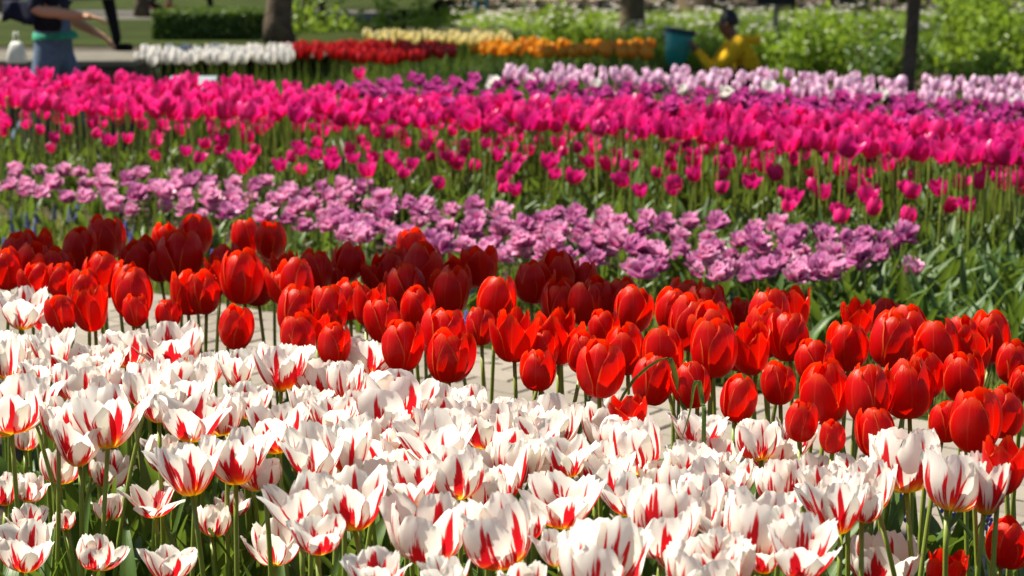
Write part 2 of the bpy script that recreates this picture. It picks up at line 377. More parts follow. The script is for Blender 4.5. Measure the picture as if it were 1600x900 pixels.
ORD = ['leftmost', 'second from left', 'third from left', 'fourth from left', 'fifth from left', 'sixth from left', 'seventh from left', 'eighth from left', 'ninth from left', 'tenth from left',
       'eleventh from left', 'twelfth from left', 'thirteenth from left', 'fourteenth from left', 'fifteenth from left']
def near_tulip(name, kind, cx, yt, yb, wpx, hb, q, nleaf=2, lscale=1.0):
    head = on_plane(cx, yb, hb); d = (head - Vector((0, 0, CAMH))).length
    petals, W, H = q.choice(LIB[kind]); s = wpx * d / FPX / W * .98
    h = (yb - yt) * d / FPX * (.93 if 'red' in kind else .90); sz = h / H
    s *= 1.05
    sz = max((.97 if kind == 'red' else .75) * s, min(1.32 * s, sz))
    ox, sm = q.choice(STEMS); a = q.uniform(0, 6.283); ca, sa = math.cos(a), math.sin(a)
    root = ob(name, None, None, (head.x - ox * ca, head.y - ox * sa, 0), (0, 0, 0)); root.empty_display_size = .02
    ob('stem', sm, root, (0, 0, 0), (0, 0, a), (1, 1, hb + .004))
    tilt = (R(q.gauss(0, 4)) + ox * .8 * -sa, R(q.gauss(0, 4)) + ox * .8 * ca, q.uniform(0, 6.283))
    rot = (Matrix.Rotation(tilt[0], 3, 'X') @ Matrix.Rotation(tilt[1], 3, 'Y') @ Matrix.Rotation(tilt[2], 3, 'Z')).to_euler()
    for m in petals: ob('petal', m, root, (ox * ca, ox * sa, hb), rot, (s, s, sz))
    for i in range(nleaf):
        l = lscale * q.uniform(.75, 1.08)
        ob('leaf', q.choice(LEAVES), root, (0, 0, q.uniform(0, .03)), (0, 0, q.uniform(0, 6.283)), (l, l * q.uniform(.9, 1.3), l))
    root['px'] = cx; root['py'] = yb; root['wpx'] = wpx
    return root

RED = """12 385 452 50|63 355 420 50|120 360 422 50|165 340 406 54|228 369 428 46|56 416 465 42|94 407 465 40|135 418 485 50|146 445 518 58 o|100 467 518 45
160 405 450 40|190 402 470 45|210 420 498 62|295 422 492 66|285 369 445 66|303 346 400 50|262 362 400 40|320 400 490 50|345 380 460 45|378 389 475 65|405 402 478 50
425 352 405 48|430 378 412 38|385 363 400 45|262 488 515 36|215 470 510 40|450 390 450 45|495 390 455 50|440 423 475 40|463 405 480 60|368 484 545 54|458 462 525 60
495 482 530 44 o|470 518 560 55|522 514 570 50|540 383 440 48|582 408 450 38|530 420 455 30|518 458 520 58|545 438 500 50|575 438 510 55|620 372 445 45|645 362 420 50
660 392 460 62|702 410 492 58|640 445 490 60|605 467 535 55|653 458 515 52|628 495 580 60|693 487 567 68|698 520 597 66|750 382 450 66 o|772 434 510 62|752 470 540 44
800 480 565 70 o|828 402 474 50|868 391 463 58|910 396 467 44|845 480 580 50|870 478 568 70|840 540 610 52|937 453 495 50|915 470 510 55|908 500 583 50|938 528 620 70
945 490 540 45|988 455 520 56|978 502 585 60|1050 455 520 55|1075 465 548 68|1040 511 590 64|1012 560 632 60|1115 492 590 72|1175 500 585 66 o|1150 535 580 40|1085 575 638 55
987 618 668 60|1148 577 658 56|1200 465 530 60|1235 445 525 70|1160 478 510 35|1232 515 565 60|1217 562 632 52|1340 468 525 52|1378 470 525 46|1275 537 600 55|1325 522 580 60
1385 520 575 66|1290 570 660 75|1358 567 664 68|1418 556 654 72|1450 540 622 55|1505 547 628 62|1550 478 567 60|1500 493 560 48|1520 511 585 60|1580 530 600 50|1592 570 625 40
1570 613 683 60|1520 634 705 75|1475 625 690 50|1565 684 772 66 o|1300 655 708 40|1372 655 715 60|1250 640 690 50|1430 535 570 40|250 395 440 40"""
REDLOW = "1568 808 886 60|1475 860 925 64 o"
WHITE = """35 450 515 72|75 475 515 44 c|15 515 590 60|48 520 590 70|85 510 585 65|120 540 590 60|60 560 605 55|165 540 590 65|200 515 575 75|270 503 570 95|230 560 635 70|130 570 630 80
170 575 640 70|295 510 565 50|325 545 600 55|372 545 605 60|285 567 635 85|440 530 612 95|500 560 615 60|575 522 590 85|540 560 625 55|610 583 667 95 c|20 590 675 92|55 585 655 70
90 620 690 60|120 630 727 90|170 600 700 105|250 600 660 60|300 610 690 100|385 598 655 80|350 610 680 60|440 625 707 90|480 600 660 70|520 620 675 80|560 610 665 65|300 680 775 95
370 667 757 100|410 715 765 60|490 660 750 90|545 650 740 80|600 640 720 90|640 660 730 80|685 640 728 95|690 598 660 60|735 598 660 60|790 620 680 65|830 625 680 55|760 640 700 80
805 670 755 85|860 690 745 80|840 650 710 70|890 680 745 75|930 690 760 80|1000 650 740 88|965 650 705 60 c|955 705 782 75|1025 720 770 55|1090 640 700 85|1075 690 750 70
1120 690 750 80|1150 720 780 70|1185 650 720 58 c|1240 648 715 60|1210 680 740 70|1225 720 790 75|1270 710 765 60|1330 710 770 65|1290 730 800 80|1370 720 798 75|1418 668 770 108
1485 700 798 95|1540 705 805 80|1310 740 835 95|1250 810 905 100|1180 765 870 112|1140 800 860 70|475 740 832 90|555 728 828 110 o|500 810 865 90|670 770 880 112|785 775 887 118
715 700 780 95|760 745 800 70|650 720 790 80|880 738 825 112|820 790 845 70|870 830 885 70|940 822 925 128|1030 760 865 110|1090 740 828 85|980 740 805 70|1100 850 940 115
1130 830 905 80|590 860 925 90|700 870 935 75|820 880 945 70|1050 830 890 60|1195 840 895 70|900 760 805 60|640 690 755 70|1350 760 815 55"""
WLOW = """40 660 703 45|95 700 757 65|168 705 760 60|45 740 783 42|172 768 812 38 c|240 750 807 92 w|260 680 738 65|335 788 838 52|40 818 892 92 o|45 792 830 58 o|150 840 890 60|265 852 908 80 o
102 797 828 30 c|8 740 790 40|430 815 882 85 o|1380 838 915 100|250 670 715 55 w|365 770 805 40 c"""
def parse(s): return [(tuple(float(t) for t in e.split()[:4]), (e.split() + [''])[4]) for l in s.split('\n') for e in l.split('|') if e.strip()]
q = random.Random(21)
reds, whites = [], []
for (cx, yt, yb, wp), fl in parse(RED):
    yt2 = max(yt, yb - wp * 1.42)
    reds.append(near_tulip('red_tulip', 'red_open' if fl == 'o' or q.random() < .12 else 'red', cx, yt2, yb, wp, .50 + q.uniform(-.015, .015), q, 2, .88))
for (cx, yt, yb, wp), fl in parse(REDLOW):
    reds.append(near_tulip('red_tulip', 'red_open' if fl == 'o' else 'red', cx, yt, yb, wp, .34, q, 3, .9))
for (cx, yt, yb, wp), fl in parse(WHITE):
    kind = {'c': 'white_closed', 'o': 'white_open', 'w': 'white_wide'}.get(fl) or ('white_open' if wp / (yb - yt) > 1.38 else 'white_flare' if q.random() < .55 else 'white')
    whites.append(near_tulip('flamed_white_tulip', kind, cx, max(yt, yb - wp * 1.3), yb, wp, .46 + q.uniform(-.02, .02), q, 2, .95))
for (cx, yt, yb, wp), fl in parse(WLOW):
    kind = {'c': 'white_closed', 'o': 'white_open', 'w': 'white_wide'}.get(fl, 'white')
    whites.append(near_tulip('flamed_white_tulip', kind, cx, yt, yb, wp, .31 + q.uniform(-.02, .02), q, 3, .95))
taken = [(o.location.x, o.location.y) for o in reds]; extra = 0
for _ in range(1500):
    if extra >= 17: break
    cx = q.uniform(0, 1600); yb = interp([(0, 440), (300, 455), (600, 480), (900, 500), (1200, 545), (1600, 600)], cx) + q.uniform(-25, 22); p = on_plane(cx, yb, .5)
    if min((p.x - a) ** 2 + (p.y - b) ** 2 for a, b in taken) < .07 ** 2 or path_off(p.x, p.y) > -PW: continue
    wp = .074 * FPX / p.y; reds.append(near_tulip('red_tulip', 'red', cx, yb - wp * 1.3, yb, wp, .49 + q.uniform(-.02, .02), q, 1, .85)); taken.append((p.x, p.y)); extra += 1
# a few more in the packed middle of the bed, where the heads hide one another
taken = [(o.location.x, o.location.y) for o in whites + reds]; extra = 0
for _ in range(2500):
    if extra >= 22: break
    cx = q.uniform(430, 1340); lo = 625 + max(0, (cx - 900) * .10); yb = q.uniform(lo + 40, 800)
    p = on_plane(cx, yb, .45)
    if min((p.x - a) ** 2 + (p.y - b) ** 2 for a, b in taken) < .085 ** 2: continue
    wp = .088 * FPX / p.y; whites.append(near_tulip('flamed_white_tulip', q.choice(['white', 'white', 'white_open']), cx, yb - wp * .95, yb, wp, .44 + q.uniform(-.02, .015), q, 2, .95))
    taken.append((p.x, p.y)); extra += 1
ZONES = ((0, 260, 'at the left edge'), (260, 520, 'left of centre'), (520, 800, 'just left of middle'), (800, 1080, 'just right of middle'), (1080, 1340, 'right of centre'), (1340, 9999, 'at the right edge'))
def label_near(lst, text, rows, cat, group):
    for x0, x1, zn in ZONES:
        cell = sorted([o for o in lst if x0 <= o['px'] < x1], key=lambda o: o['py']); n = max(1, math.ceil(len(cell) / 7)); per = math.ceil(len(cell) / n)
        names = {1: ['in the row'], 2: ['in the back row', 'in the front row'], 3: ['in the back row', 'in the middle row', 'in the front row'],
                 4: ['in the rearmost row', 'in the second row back', 'in the third row back', 'in the front row']}
        names = names.get(n) or ['in row %s from the back' % w for w in ('one', 'two', 'three', 'four', 'five', 'six', 'seven', 'eight')][:n]
        for k in range(n):
            for i, o in enumerate(sorted(cell[k * per:(k + 1) * per], key=lambda o: o['px'])):
                tag(o, '%s, %s %s %s' % (text, ORD[i], names[k], zn), cat, group)
SPECIAL = {(1568, 886): 'low red tulip at the bottom right corner beside the white ones', (1475, 925): 'short opened red tulip cut by the bottom edge at right',
           (1418, 770): 'large white red-flamed tulip standing alone before the red ones at right', (610, 667): 'smooth white cup tulip with one red flame, in front of red stems',
           (938, 620): 'large red tulip hanging lowest among the tall ones in the middle', (987, 668): 'short red tulip crossed by a bent leaf in the middle',
           (368, 545): 'single bright red tulip rising among the white tulips at left', (1148, 658): 'closed dark red tulip bud low above the white ones',
           (240, 807): 'wide opened white tulip splayed flat among stems at lower left', (693, 567): 'bright red tulip directly in front of another red one, beside open path',
           (785, 887): 'big white tulip with curling red stripes at bottom centre', (800, 565): 'red tulip with one petal folded outwards on its left',
           (440, 612): 'white tulip with dark red striped petals left of the red ones', (20, 675): 'white tulip with bold red flame cut by the left edge'}
label_near(reds, 'red tulip', 0, 'tulip', 'red tulips beside the path'); label_near(whites, 'white red-flamed tulip', 0, 'tulip', 'white and red tulips in front')
for o in reds + whites:
    for (a, b), t in SPECIAL.items():
        if abs(o['px'] - a) < .6 and abs(o['py'] - b) < .6: o['label'] = t
# the two long leaves that bend over between the red stems
def strap(pts, wd, parent, mat=M_LEAF):
    m = MB(); P = []
    pts = [Vector(p) for p in pts]; n = 14; dense = []
    for i in range(n + 1):
        t = i / n * (len(pts) - 1); k = min(int(t), len(pts) - 2); f = t - k
        tab = [(j, pts[j]) for j in range(len(pts))]
        dense.append(Vector([smooth_tab([(j, pts[j][c]) for j in range(len(pts))], t) for c in range(3)]))
    for i, p in enumerate(dense):
        t = i / n; hw = wd * (.6 + .4 * math.sin(math.pi * min(1, t * 1.2))) * (1 - t ** 4) + .0004
        P.append([p - Vector((hw, -hw * .4, 0)), p + Vector((0, .0, -hw * .3)), p + Vector((hw, hw * .4, 0))])
    m.grid([[tuple(v - parent.location) for v in r] for r in P]); ob('leaf', m.mesh('leaf', mat), parent)
def px_pts(L, y): return [at_depth(a, b, y) for a, b in L]
hero = min(reds, key=lambda o: abs(o['px'] - 1040) + abs(o['py'] - 590)); hy = hero.location.y
strap([(hero.location.x, hero.location.y, 0)] + px_pts([(1078, 690), (1066, 630), (1052, 575), (1044, 558), (1015, 572), (985, 600), (965, 635), (945, 668), (936, 695)], hy - .12), .0042, hero)
hero2 = min(reds, key=lambda o: abs(o['px'] - 1085) + abs(o['py'] - 638)); hy = hero2.location.y
strap([(hero2.location.x, hero2.location.y, 0)] + px_pts([(1100, 680), (1098, 635), (1092, 595), (1084, 605), (1079, 640), (1064, 690)], hy - .25), .0034, hero2)

# loose leaves filling the front bed
def in_front(q_):
    p = Vector((q_.uniform(-1.4, 1.2), q_.uniform(2.2, 4.6), 0))
    return (p.x, p.y, 0) if path_off(p.x, p.y) < -PW - .12 and abs(p.x) < .29 * p.y + .1 else None
fm = MB(); qq = random.Random(5)
for _ in range(620):
    p = in_front(qq)
    if p is None: continue
    k = leaf_grid(qq.uniform(.22, .36), qq.uniform(.012, .024), R(qq.uniform(70, 88)), R(qq.uniform(10, 80)), qq, 6)
    t_ = MB(); t_.grid(k); l = .8 if p[1] > 3.3 else 1; fm.add(t_, Matrix.Translation(p) @ Matrix.Rotation(qq.uniform(0, 6.28), 4, 'Z') @ Matrix.Scale(l, 4))
stuff(ob('tulip_leaves', fm.mesh('tulip_leaves', M_LEAF)), 'dense green tulip leaves filling the front bed', 'foliage')

# ------------------------------------------------------------------ tulips of the middle distance
def bloom_single(q_, mat, mi=0, r=RED_R, z=RED_Z, rs=1.0, op=0.0):
    m = MB()
    for i in range(6):
        P = petal(r, z, RED_W, .2, .03, .12, R(q_.uniform(-3, 8) + op), .9 if i % 2 else 1., q_.uniform(.92, 1.05), 5, 6, q_)
        a = math.pi / 3 * i + q_.uniform(-.1, .1); ca, sa = math.cos(a), math.sin(a)
        m.grid([[(x * ca - y * sa, x * sa + y * ca, z_) for x, y, z_ in row] for row in P], mi)
    return m
def bloom_double(q_, mi=0, full=1.0):       # a peony-shaped bloom of many short petals
    m = MB()
    for ring, (n, tilt, L, W, r0) in enumerate(((7, 20, 4.7, 1.25, .5), (8, 40, 4.9, 1.25, .45), (8, 56, 5.0, 1.15, .4), (7, 70, 4.9, 1.0, .3), (5, 82, 4.6, .85, .15))):
        for i in range(n):
            a = 6.283 * i / n + q_.uniform(-.35, .35); up = R(tilt + q_.uniform(-17, 17)); l = L * q_.uniform(.72, 1.18); P = []; cu = q_.uniform(-.2, 1.1); sk = q_.uniform(-.5, .5); wv = q_.uniform(0, 6); lf = q_.uniform(-.1, .7)
            for j in range(5):
                t = j / 4; x = r0 + l * t * math.cos(up) * (1 - .12 * t); zz = 1.0 + l * t * math.sin(up) * 1.12 + cu * t * t * math.cos(up) - .8 * math.cos(up) * t * (1 - t) * 2
                hw = W * (.4 + 1.1 * math.sin(math.pi * min(1, t * .72 + .06))) * (.62 if j == 4 else 1); row = []
                for u in (-1, -.5, 0, .5, 1):
                    row.append((x - .3 * u * u * hw * .4 + .18 * math.sin(u * 4 + wv + t * 3) * t, u * hw + sk * t, zz + lf * u * u * hw * t + .12 * math.sin(u * 5 + wv) * t))
                P.append([((x_ * math.cos(a) - y_ * math.sin(a)) * .01, (x_ * math.sin(a) + y_ * math.cos(a)) * .01, z_ * .01) for x_, y_, z_ in row])
            m.grid(P, mi)
    return m
def plant(q_, h, nleaf, L0=.24, L1=.36, r=.0042):    # stem and leaves of one plant
    m = MB(); ox = q_.uniform(-.03, .03); oy = q_.uniform(-.03, .03)
    m.tube([(ox * t * t, oy * t * t, h * t) for t in (0, .3, .6, .85, 1)], [r, r, r * .9, r * .85, r * .8], 5, 0, False)
    for i in range(nleaf):
        t = MB(); t.grid(leaf_grid(q_.uniform(L0, L1), q_.uniform(.014, .024), R(q_.uniform(72, 88)), R(q_.uniform(10, 75)), q_, 5), 1)
        m.add(t, Matrix.Rotation(q_.uniform(0, 6.28), 4, 'Z'))
    return m, ox, oy
def make_kind(seed, bloomf, bmat, h, nleaf, n=5, leafm=None, L0=.24, L1=.36):
    out = []
    for i in range(n):
        q_ = random.Random(seed + i); pm, ox, oy = plant(q_, h, nleaf, L0, L1); b = bloomf(q_)
        out.append((pm.mesh('stem_and_leaves', [M_STEM, leafm or M_LEAF]), b.mesh('bloom', bmat), ox, oy, pm, b))
    return out
def scatter(seed, top, bot, n, zc, zj, dx, dy, x0=-40, x1=1640, dens=None):
    q_ = random.Random(seed); out = []; cells = {}
    for _ in range(n * 60):
        if len(out) >= n: break
        x = q_.uniform(x0, x1); a, b = interp(top, x), interp(bot, x)
        if b <= a: continue
        t = q_.random(); y = a + (b - a) * t
        if dens and q_.random() > dens(x, t): continue
        k = (int(x // dx), int(y // dy))
        if any(((x - X) / dx) ** 2 + ((y - Y) / dy) ** 2 < 1 for i in (-1, 0, 1) for j in (-1, 0, 1) for X, Y in cells.get((k[0] + i, k[1] + j), ())): continue
        cells.setdefault(k, []).append((x, y)); out.append((x, y, zc + q_.uniform(-zj, zj)))
    return out, q_
def set_out(name, kinds, spots, q_, h, sc_, labeler, cat, group, limit=300):
    pts = sorted(((on_plane(x, y, z), x, y) for x, y, z in spots), key=lambda t: t[0].y); rest = MB(); nrest = 0
    for i, (p, x, y) in enumerate(pts):
        st, bl, ox, oy, pm, bm = q_.choice(kinds(x, p.z) if callable(kinds) else kinds); g0 = gz(p.x, p.y); k = (p.z - g0) / h; s = sc_ * q_.uniform(.76, 1.14); a = q_.uniform(0, 6.283)
        off = Matrix.Rotation(a, 3, 'Z') @ Vector((ox, oy, 0)); base = (p.x - off.x, p.y - off.y, g0)
        s *= .70 if cat == 'tulip' and name == 'pink_tulip' and p.z < .385 else 1
        tl = (R(q_.gauss(0, 13)), R(q_.gauss(0, 13)), q_.uniform(0, 6.28))
        if i < limit:
            o = ob(name, st, None, base, (0, 0, a), (1, 1, k)); tag(o, labeler(x, y), cat, group)
            ob('bloom', bl, o, (ox, oy, h), tl, (s, s, s / k))
        else:
            Mx = Matrix.Translation(base) @ Matrix.Rotation(a, 4, 'Z') @ Matrix.Diagonal((1, 1, k, 1)); rest.add(pm, Mx)
            b2 = MB(); b2.v, b2.f, b2.uv, b2.mi = bm.v, bm.f, bm.uv, [2] * len(bm.f)
            rest.add(b2, Matrix.Translation((p.x, p.y, p.z)) @ Euler(tl).to_matrix().to_4x4() @ Matrix.Scale(s, 4)); nrest += 1
    return rest if nrest else None
def place(x): return ('far left part', 'left part', 'part left of middle', 'part right of middle', 'right part', 'far right part')[min(5, max(0, int(x // 267)))]
third = lambda x: 'left third' if x < 533 else 'middle' if x < 1066 else 'right third'
# lilac-pink doubles
PT = [(0, 262), (150, 272), (300, 285), (450, 292), (600, 312), (750, 332), (900, 342), (1050, 352), (1200, 364), (1300, 370), (1420, 380)]
PB = [(0, 312), (200, 340), (350, 352), (500, 374), (700, 404), (850, 424), (960, 440), (1100, 446), (1250, 446), (1340, 436), (1400, 398), (1440, 384)]
KP = make_kind(300, bloom_double, M_PURP, .28, 3, 6, L0=.16, L1=.26)
KPD = make_kind(320, bloom_double, M_PURPD, .28, 3, 5, L0=.16, L1=.26)
sp, q_ = scatter(31, PT, PB, 175, .25, .05, 28, 12, -40, 1415, dens=lambda x, t: .35 + .65 * (math.sin(x * .021 + t * 4) > -.55))
sp += [(1428, 436, .2)]
set_out('double_tulip', lambda x, z: KPD if rnd.random() < .12 + .5 * x / 1500 else KP, sp, q_, .28, .98, lambda x, y: 'lone dark lilac double tulip at the right end of its row' if x > 1420 else 'lilac-pink double tulip in the %s of the diagonal row, %s edge' % (place(x), 'upper' if y < (interp(PT, x) + interp(PB, x)) / 2 else 'lower'), 'tulip', 'lilac double tulips behind the path')
# hot pink tulips: tall ones and the short ones in front
KT = make_kind(400, L0=.17, L1=.29, bloomf=lambda q_: bloom_single(q_, None, 0, *((RED_R, RED_Z) if q_.random() < .6 else (REDO_R, REDO_Z)), op=q_.uniform(0, 9)), bmat=M_PINK, h=.46, nleaf=3, n=7)
KD = make_kind(430, L0=.17, L1=.29, bloomf=lambda q_: bloom_single(q_, None, 0, *((RED_R, RED_Z) if q_.random() < .5 else (REDO_R, REDO_Z)), op=q_.uniform(0, 12)), bmat=M_PINKD, h=.46, nleaf=3, n=5)
TT = [(0, 124), (200, 134), (400, 146), (500, 152), (560, 168), (800, 172), (1000, 180), (1200, 192), (1400, 205), (1600, 222)]
TB = [(0, 172), (200, 188), (500, 197), (700, 203), (1000, 216), (1200, 236), (1400, 250), (1600, 264)]
sp, q_ = scatter(41, TT, TB, 400, .455, .045, 21, 8)
SB = [(0, 236), (300, 282), (600, 300), (900, 318), (1100, 332), (1300, 352), (1500, 345), (1600, 325)]
sp2, _ = scatter(42, TB, SB, 215, .32, .05, 17, 8, dens=lambda x, t: (1 - t) * .9 + .06)
pink = sorted(sp + sp2, key=lambda s: -s[1])
rest = set_out('pink_tulip', lambda x, z: KD if rnd.random() < (.7 if z < .385 else .1 + .55 * x / 1600) else KT, pink, q_, .46, .95, lambda x, y: ('tall hot pink tulip in the %s of the dense pink band' if y < interp(TB, x) else 'short hot pink tulip below the dense band, %s of the bed') % place(x), 'tulip', 'hot pink tulips', 300)
if rest: stuff(ob('pink_tulips', rest.mesh('pink_tulips', [M_STEM, M_LEAF, M_PINK])), 'massed hot pink tulips at the back of the pink band', 'tulips')
# magenta doubles, white doubles among them
KM = make_kind(500, bloom_double, M_MAG, .46, 2, 5); KW = make_kind(520, bloom_double, M_WHT, .46, 2, 2)
MT = [(520, 146), (650, 128), (800, 134), (1100, 148), (1300, 160), (1640, 176)]; MBt = [(520, 168), (800, 172), (1000, 180), (1200, 192), (1400, 205), (1640, 224)]
sp, q_ = scatter(51, MT, MBt, 180, .455, .04, 22, 7, 525)
set_out('magenta_double_tulip', KM, sp, q_, .46, .9, lambda x, y: 'magenta-purple double tulip in the %s of the band behind the pink tulips' % place(x), 'tulip', 'magenta double tulips')
set_out('white_double_tulip', KW, [(830, 136, .48), (770, 140, .47), (935, 142, .47), (1070, 152, .47), (1200, 150, .48), (1135, 158, .47), (1380, 160, .48), (1460, 166, .47), (1590, 172, .48)], q_, .46, 1.0,
        lambda x, y: {830: 'largest white double tulip among the magenta ones, nearest the middle', 770: 'small white double tulip leftmost among the magenta ones', 935: 'white double tulip below the lilac row, second clump from left', 1070: 'white double tulip below the yellow jacket, in front of lilac tulips',
                      1200: 'broad white double tulip right of the yellow jacket', 1135: 'small white double tulip just left of the broad white one', 1380: 'broad white double tulip below the slim tree trunk', 1460: 'white double tulip second from the right edge', 1590: 'white double tulip cut by the right edge'}[int(x)], 'tulip', 'white double tulips')
set_out('pink_tulip', KT, [(562, 124, .5), (1310, 350, .3), (1418, 352, .28), (1530, 296, .36)], q_, .46, .95, lambda x, y: {562: 'lone pink tulip standing above the others near the crimson row', 1310: 'lone pink tulip just above the lilac doubles at right', 1418: 'small dark pink tulip at the right end above the lilac doubles', 1530: 'lone pink tulip against dark leaves near the right edge'}[int(x)], 'tulip', 'stray pink tulips')
# pale lilac row
KL = make_kind(600, lambda q_: bloom_single(q_, None, op=q_.uniform(0, 8)), M_LIL, .5, 2, 5)
sp, q_ = scatter(61, [(785, 118), (1000, 116), (1300, 126), (1640, 134)], [(785, 132), (1000, 140), (1300, 158), (1640, 170)], 135, .48, .045, 18, 6, 790, dens=lambda x, t: .3 + .7 * (math.sin(x * .03) > -.7))
set_out('lilac_tulip', KL, sp, q_, .5, .7, lambda x, y: 'pale lilac tulip in the %s of the long row before the shrubs' % ('left half' if x < 1200 else 'right half'), 'tulip', 'pale lilac tulips')
# leaves between the rear rows
fm = MB(); qq = random.Random(9)
def rear_leaf(n, x0, x1, y0, y1, L0, L1, ok):
    for _ in range(n):
        x, y = qq.uniform(x0, x1), qq.uniform(y0, y1)
        if abs(x) > .28 * y + .2 or not ok(x, y): continue
        t = MB(); t.grid(leaf_grid(qq.uniform(L0, L1), qq.uniform(.014, .026), R(qq.uniform(68, 88)), R(qq.uniform(10, 85)), qq, 4)); fm.add(t, Matrix.Translation((x, y, gz(x, y))) @ Matrix.Rotation(qq.uniform(0, 6.28), 4, 'Z'))
rear_leaf(1900, -2.6, 2.6, 4.6, 9.5, .14, .27, lambda x, y: path_off(x, y) > 1.25)
rear_leaf(1900, .5, 2.2, 4.3, 7.0, .18, .33, lambda x, y: path_off(x, y) > .45)
rear_leaf(900, -.9, 2.9, 9, 11, .25, .38, lambda x, y: True)
stuff(ob('tulip_leaves', fm.mesh('tulip_leaves', M_LEAFD)), 'dense dark green tulip leaves below the pink tulips', 'foliage')
# blue grape hyacinths in the verge
m = MB(); qh = random.Random(3); m.tube([(0, 0, 0), (.004, 0, .08), (.006, 0, .13)], [.002, .0018, .0015], 5, 0)
for i in range(26):
    t = i / 26; a = i * 2.4; r_ = .0085 * (1 - t * .75); z = .085 + .05 * t; c = Vector((math.cos(a) * r_ + .005, math.sin(a) * r_, z)); s = .0042 * (1 - .4 * t)
    m.tube([c + Vector((0, 0, s)), c, c - Vector((0, 0, s))], [s * .5, s, s * .45], 5, 1)
GH = m.mesh('grape_hyacinth', [M_STEM, M_BLUE]); k = 0
for x, y in [(5, 400), (18, 375), (30, 388), (45, 360), (60, 352), (20, 350), (52, 380), (195, 372), (205, 392), (188, 402), (212, 378), (85, 345), (108, 350), (120, 345), (332, 420), (342, 440), (710, 505), (730, 520), (738, 470), (1130, 470), (1140, 478), (1100, 480)]:
    p = on_plane(x, y, .1)
    o = ob('grape_hyacinth', GH, None, (p.x, p.y, 0), (0, 0, k), (1.25,) * 3); k += 1
    tag(o, 'small blue grape hyacinth in the grass at far left' if x < 130 else 'small blue grape hyacinth in the grass left of the red tulips' if x < 400 else 'small blue grape hyacinth behind the red tulips in the middle', 'flower', 'blue grape hyacinths')
for x, y in [(1408, 790), (1420, 796), (1475, 786), (1482, 798), (1400, 800), (1545, 812)]:
    p = on_plane(x, y, .12); tag(ob('grape_hyacinth', GH, None, (p.x, p.y, 0), (0, 0, k), (1.2,) * 3), 'small blue grape hyacinth below the white tulips at right', 'flower', 'blue grape hyacinths'); k += 1

# ------------------------------------------------------------------ far beds
def far_kind(seed, bmat, h, double=False, leafm=None):
    out = []
    for i in range(4):
        q_ = random.Random(seed + i); pm, ox, oy = plant(q_, h, 3, .28, .4, .005); b = bloom_double(q_) if double else bloom_single(q_, None, op=q_.uniform(0, 8))
        b.mi = [2] * len(b.f); pm.add(b, Matrix.Translation((ox, oy, h))); out.append(pm.mesh('tulip', [M_STEM, leafm or M_LEAFD, bmat]))
    return out
def far_set(name, kinds, spots, zc, q_, label, group, s=1.0, zg=None):
    for x, y, z in spots:
        p = on_plane(x, y, z); g0 = gz(p.x, p.y) if zg is None else zg; k = (p.z - g0) / zc
        tag(ob(name, q_.choice(kinds), None, (p.x, p.y, g0), (0, 0, q_.uniform(0, 6.28)), (s, s, k)), label, 'tulip', group)
HF = .55
sp, q_ = scatter(71, [(218, 88), (460, 84)], [(218, 104), (460, 100)], 75, .24, .02, 13, 4, 222, 458)
far_set('white_tulip', far_kind(700, M_WHT, HF), sp, HF, q_, 'small white tulip in the short row beside the low stone wall', 'white tulips in the background', 1.0)
far_set('white_tulip', far_kind(710, M_WHT, HF), [(222, 118, .1), (240, 120, .1)], HF, q_, 'low white tulip at the left end of the white row', 'low white tulips in the background', .9)
sp, q_ = scatter(72, [(455, 80), (600, 78), (716, 82)], [(455, 92), (600, 104), (716, 90)], 85, .24, .02, 13, 4, 456, 716)
far_set('crimson_tulip', far_kind(720, M_FRED, HF), sp, HF, q_, 'dark crimson tulip in the short row behind the pink band', 'crimson tulips in the background', 1.05)
sp, q_ = scatter(73, [(570, 58), (780, 54)], [(570, 70), (790, 72)], 55, .22, .02, 14, 4, 575, 790)
far_set('yellow_tulip', far_kind(730, M_YEL, HF), sp[:42], HF, q_, 'pale yellow tulip in the row above the crimson tulips', 'yellow tulips in the background', 1.1)
sp, q_ = scatter(74, [(740, 72), (870, 72), (900, 76), (1020, 74)], [(740, 84), (850, 92), (1020, 94)], 60, .16, .02, 14, 4, 745, 1018, lambda x, t: .25 if 860 < x < 960 else 1)
far_set('orange_tulip', far_kind(740, M_ORG, HF), sp, HF, q_, 'orange tulip in the row left of the teal container', 'orange tulips in the background', 1.25)
# upright green foliage under those rows
def strip_place(px0, px1, d0, d1):
    def f(q_):
        d = q_.uniform(d0, d1); x = (q_.uniform(px0, px1) - 800) / FPX * d
        return (x, d, gz(x, d))
    return f
stuff(ob('row_foliage', blade_patch(7000, strip_place(225, 1010, 14.2, 19), .4, .62, .014, M_LEAF, 'row_foliage', 3, .35)), 'upright dark green leaves under the far tulip rows', 'foliage')
stuff(ob('ground_cover', blade_patch(16000, strip_place(690, 1640, 24, 34), .28, .55, .02, M_LEAFY, 'ground_cover_bed', 3, .9)), 'bright yellow-green leafy bed in front of the far path', 'foliage')
def blossoms(n, place, z0, z1, s, mat, name):
    m = MB(); q_ = random.Random(17)
    for _ in range(n):
        p = place(q_); c = Vector((p[0], p[1], p[2] + q_.uniform(z0, z1)))
        for a in range(5):
            th = a * 1.2566; d = Vector((math.cos(th), math.sin(th), .35)) * s; e = Vector((-math.sin(th), math.cos(th), 0)) * s * .5
            m.poly([c, c + d * .7 - e, c + d * 1.1, c + d * .7 + e])
    return m.mesh(name, mat)
stuff(ob('white_blossom', blossoms(700, strip_place(700, 1640, 24, 33), .38, .55, .05, M_WHT, 'white_blossom')), 'tiny white blossoms scattered over the bright green bed', 'flowers')
